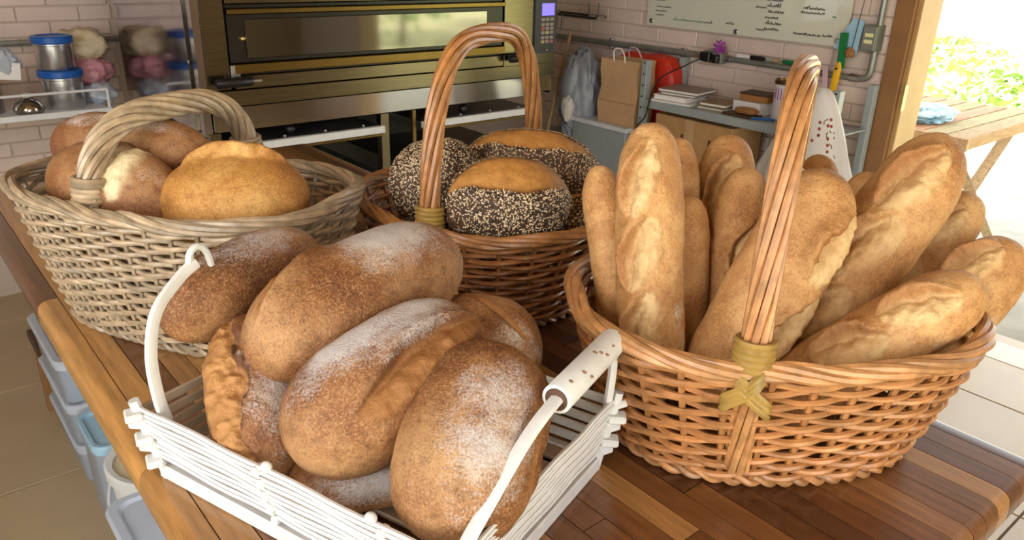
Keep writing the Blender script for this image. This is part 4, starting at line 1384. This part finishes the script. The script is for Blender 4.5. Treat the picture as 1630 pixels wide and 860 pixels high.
MB().tube(P, .004, 6).build('strap', 'pink', rb)
crumple('grey_bag', 'grey_bag', (2.83, 2.86, .70), (.10, .10, .22), 53, .30, 12, flatz=-.21, label='tall crumpled grey plastic sack between oven and paper bag', cat='plastic bag')
crumple('grey_bag', 'white_paper', (2.72, 2.83, .66), (.03, .035, .06), 57, .2, 10, label='small white bag tucked into the grey sack', cat='bag')
sd = empty('side_stand', (2.80, 2.90, 0), label='low grey metal stand below the grey plastic sack', cat='stand')
MB().box((2.87, 3.02, .47), (.30, .30, .02), .003).build('top', 'shelf_grey', sd)
for x in (2.74, 3.0):
    for y in (2.89, 3.15): MB().box((x, y, .23), (.03, .03, .46), .002).build('leg', 'shelf_grey', sd)
# peel handle and wire rack
MB().tube([(2.42, 2.812, .005), (2.93, 3.058, .992)], .009, 10).build('peel_pole', 'stick', origin=(2.42, 2.812, 0), label='thin wooden peel pole leaning in the corner beside the oven', cat='pole')
rk = empty('wire_rack', (3.05, 3.0, 1.05), label='dark wire wall rack with slanted bright prongs above the pole', cat='rack')
MB().tube([(3.07, 3.45, 1.075), (3.07, 2.95, 1.075)], .006, 8).build('bar', 'oven_black', rk)
MB().tube([(3.00, 3.45, 1.07), (3.00, 2.95, 1.07)], .006, 8).build('bar', 'oven_black', rk)
for y in (2.955, 3.02, 3.3, 3.36): MB().tube([(3.07, y, 1.075), (2.99, y-.03, 1.08), (2.97, y-.05, 1.15)], .005, 8).build('prong', 'satin_steel', rk)
for y in (3.18, 3.22): MB().tube([(3.0, y+.03, .99), (2.98, y, 1.07)], .0035, 8).build('prong', 'satin_steel', rk)

# ================================================================== BELOW THE TABLE
def rrect(x0, x1, y0, y1, r, z, n=5):
    P = []
    for cx, cy, a0 in ((x1-r, y1-r, 0), (x0+r, y1-r, 90), (x0+r, y0+r, 180), (x1-r, y0+r, 270)):
        for k in range(n+1):
            a = math.radians(a0+90*k/n)
            P.append((cx+r*math.cos(a), cy+r*math.sin(a), z))
    return P


def loft(rings, cap=(True, True)):
    n = len(rings[0])
    V = [p for r in rings for p in r]
    F = [(i*n+j, i*n+(j+1) % n, (i+1)*n+(j+1) % n, (i+1)*n+j) for i in range(len(rings)-1) for j in range(n)]
    if cap[0]: F.append(tuple(range(n))[::-1])
    if cap[1]: F.append(tuple((len(rings)-1)*n+j for j in range(n)))
    return MB().add(V, F)


def tub(loc, w, l, h, label, body='clear_plastic', lid='milky_plastic', ribs=True):
    e = empty('storage_box', loc, label=label, cat='box', group='clear plastic boxes below the table')
    loft([rrect(-w*.45, w*.45, -l*.45, l*.45, .03, 0), rrect(-w*.48, w*.48, -l*.48, l*.48, .035, h-.012), rrect(-w*.465, w*.465, -l*.465, l*.465, .03, h-.012), rrect(-w*.435, w*.435, -l*.435, l*.435, .025, .004)]).local('body', body, e)
    ld = loft([rrect(-w*.5, w*.5, -l*.5, l*.5, .035, h-.022), rrect(-w*.51, w*.51, -l*.51, l*.51, .038, h-.004), rrect(-w*.49, w*.49, -l*.49, l*.49, .034, h+.002), rrect(-w*.44, w*.44, -l*.44, l*.44, .03, h+.001), rrect(-w*.42, w*.42, -l*.42, l*.42, .03, h-.006)]).local('lid', lid, e)
    if ribs:
        for k in range(5):
            y = -l*.34+k*l*.17
            MB().box((0, y, h-.003), (w*.62, .022, .008), .003).local('lid_rib', lid, ld)
    for y in (-l*.2, l*.2): MB().box((w*.505, y, h-.02), (.012, .05, .03), .003).local('clip', lid, e)
    return e


tub((.375, 2.25, .0), .27, .38, .124, 'clear plastic box at the bottom of the stack on the floor')
tub((.37, 2.25, .128), .27, .38, .124, 'clear plastic box in the middle of the floor stack')
tub((.365, 2.25, .256), .27, .38, .130, 'clear plastic box with ribbed lid topping the floor stack')
lw_ = empty('low_stand', (.42, 2.50, 0), label='low brown wooden stand on the floor behind the plastic boxes', cat='stand')
MB().box((.46, 2.55, .24), (.44, .16, .03), .003).build('top', 'dark_wood', lw_)
for x in (.26, .66): MB().box((x, 2.55, .112), (.035, .035, .224), .003).build('leg', 'frame_brown', lw_)
bk = empty('bucket', (.37, 1.69, 0), label='white plastic bucket with open cream inside below the table edge', cat='bucket')
MB().lathe([(.10, 0), (.105, .004), (.122, .25), (.130, .252), (.131, .275), (.126, .28), (.114, .278), (.112, .25), (.098, .03), (.02, .028)], seg=44).local('body', 'bucket_white', bk)
MB().lathe([(.112, .05), (.1125, .262), (.1122, .268)], seg=44).local('lining', 'cream', bk)
P = smooth([(0, .131, .255), (-.09, .12, .20), (-.135, 0, .165), (-.09, -.12, .20), (0, -.131, .255)], 8)
MB().tube(P, .004, 7).local('bail', 'white_metal', bk)
tub((.33, 1.93, 0), .17, .2, .25, 'blue-lidded plastic box between bucket and floor stack', ribs=False, lid='blue_sheet')
tub((.335, 1.33, 0), .29, .26, .36, 'tall milky plastic box next to the white bucket', body='milky_plastic', ribs=False)
MB().box((.40, 1.535, .16), (.22, .012, .32), .002).build('steel_sheet', 'satin_steel', origin=(.40, 1.535, 0), label='grey steel sheet standing between bucket and milky box', cat='metal sheet')
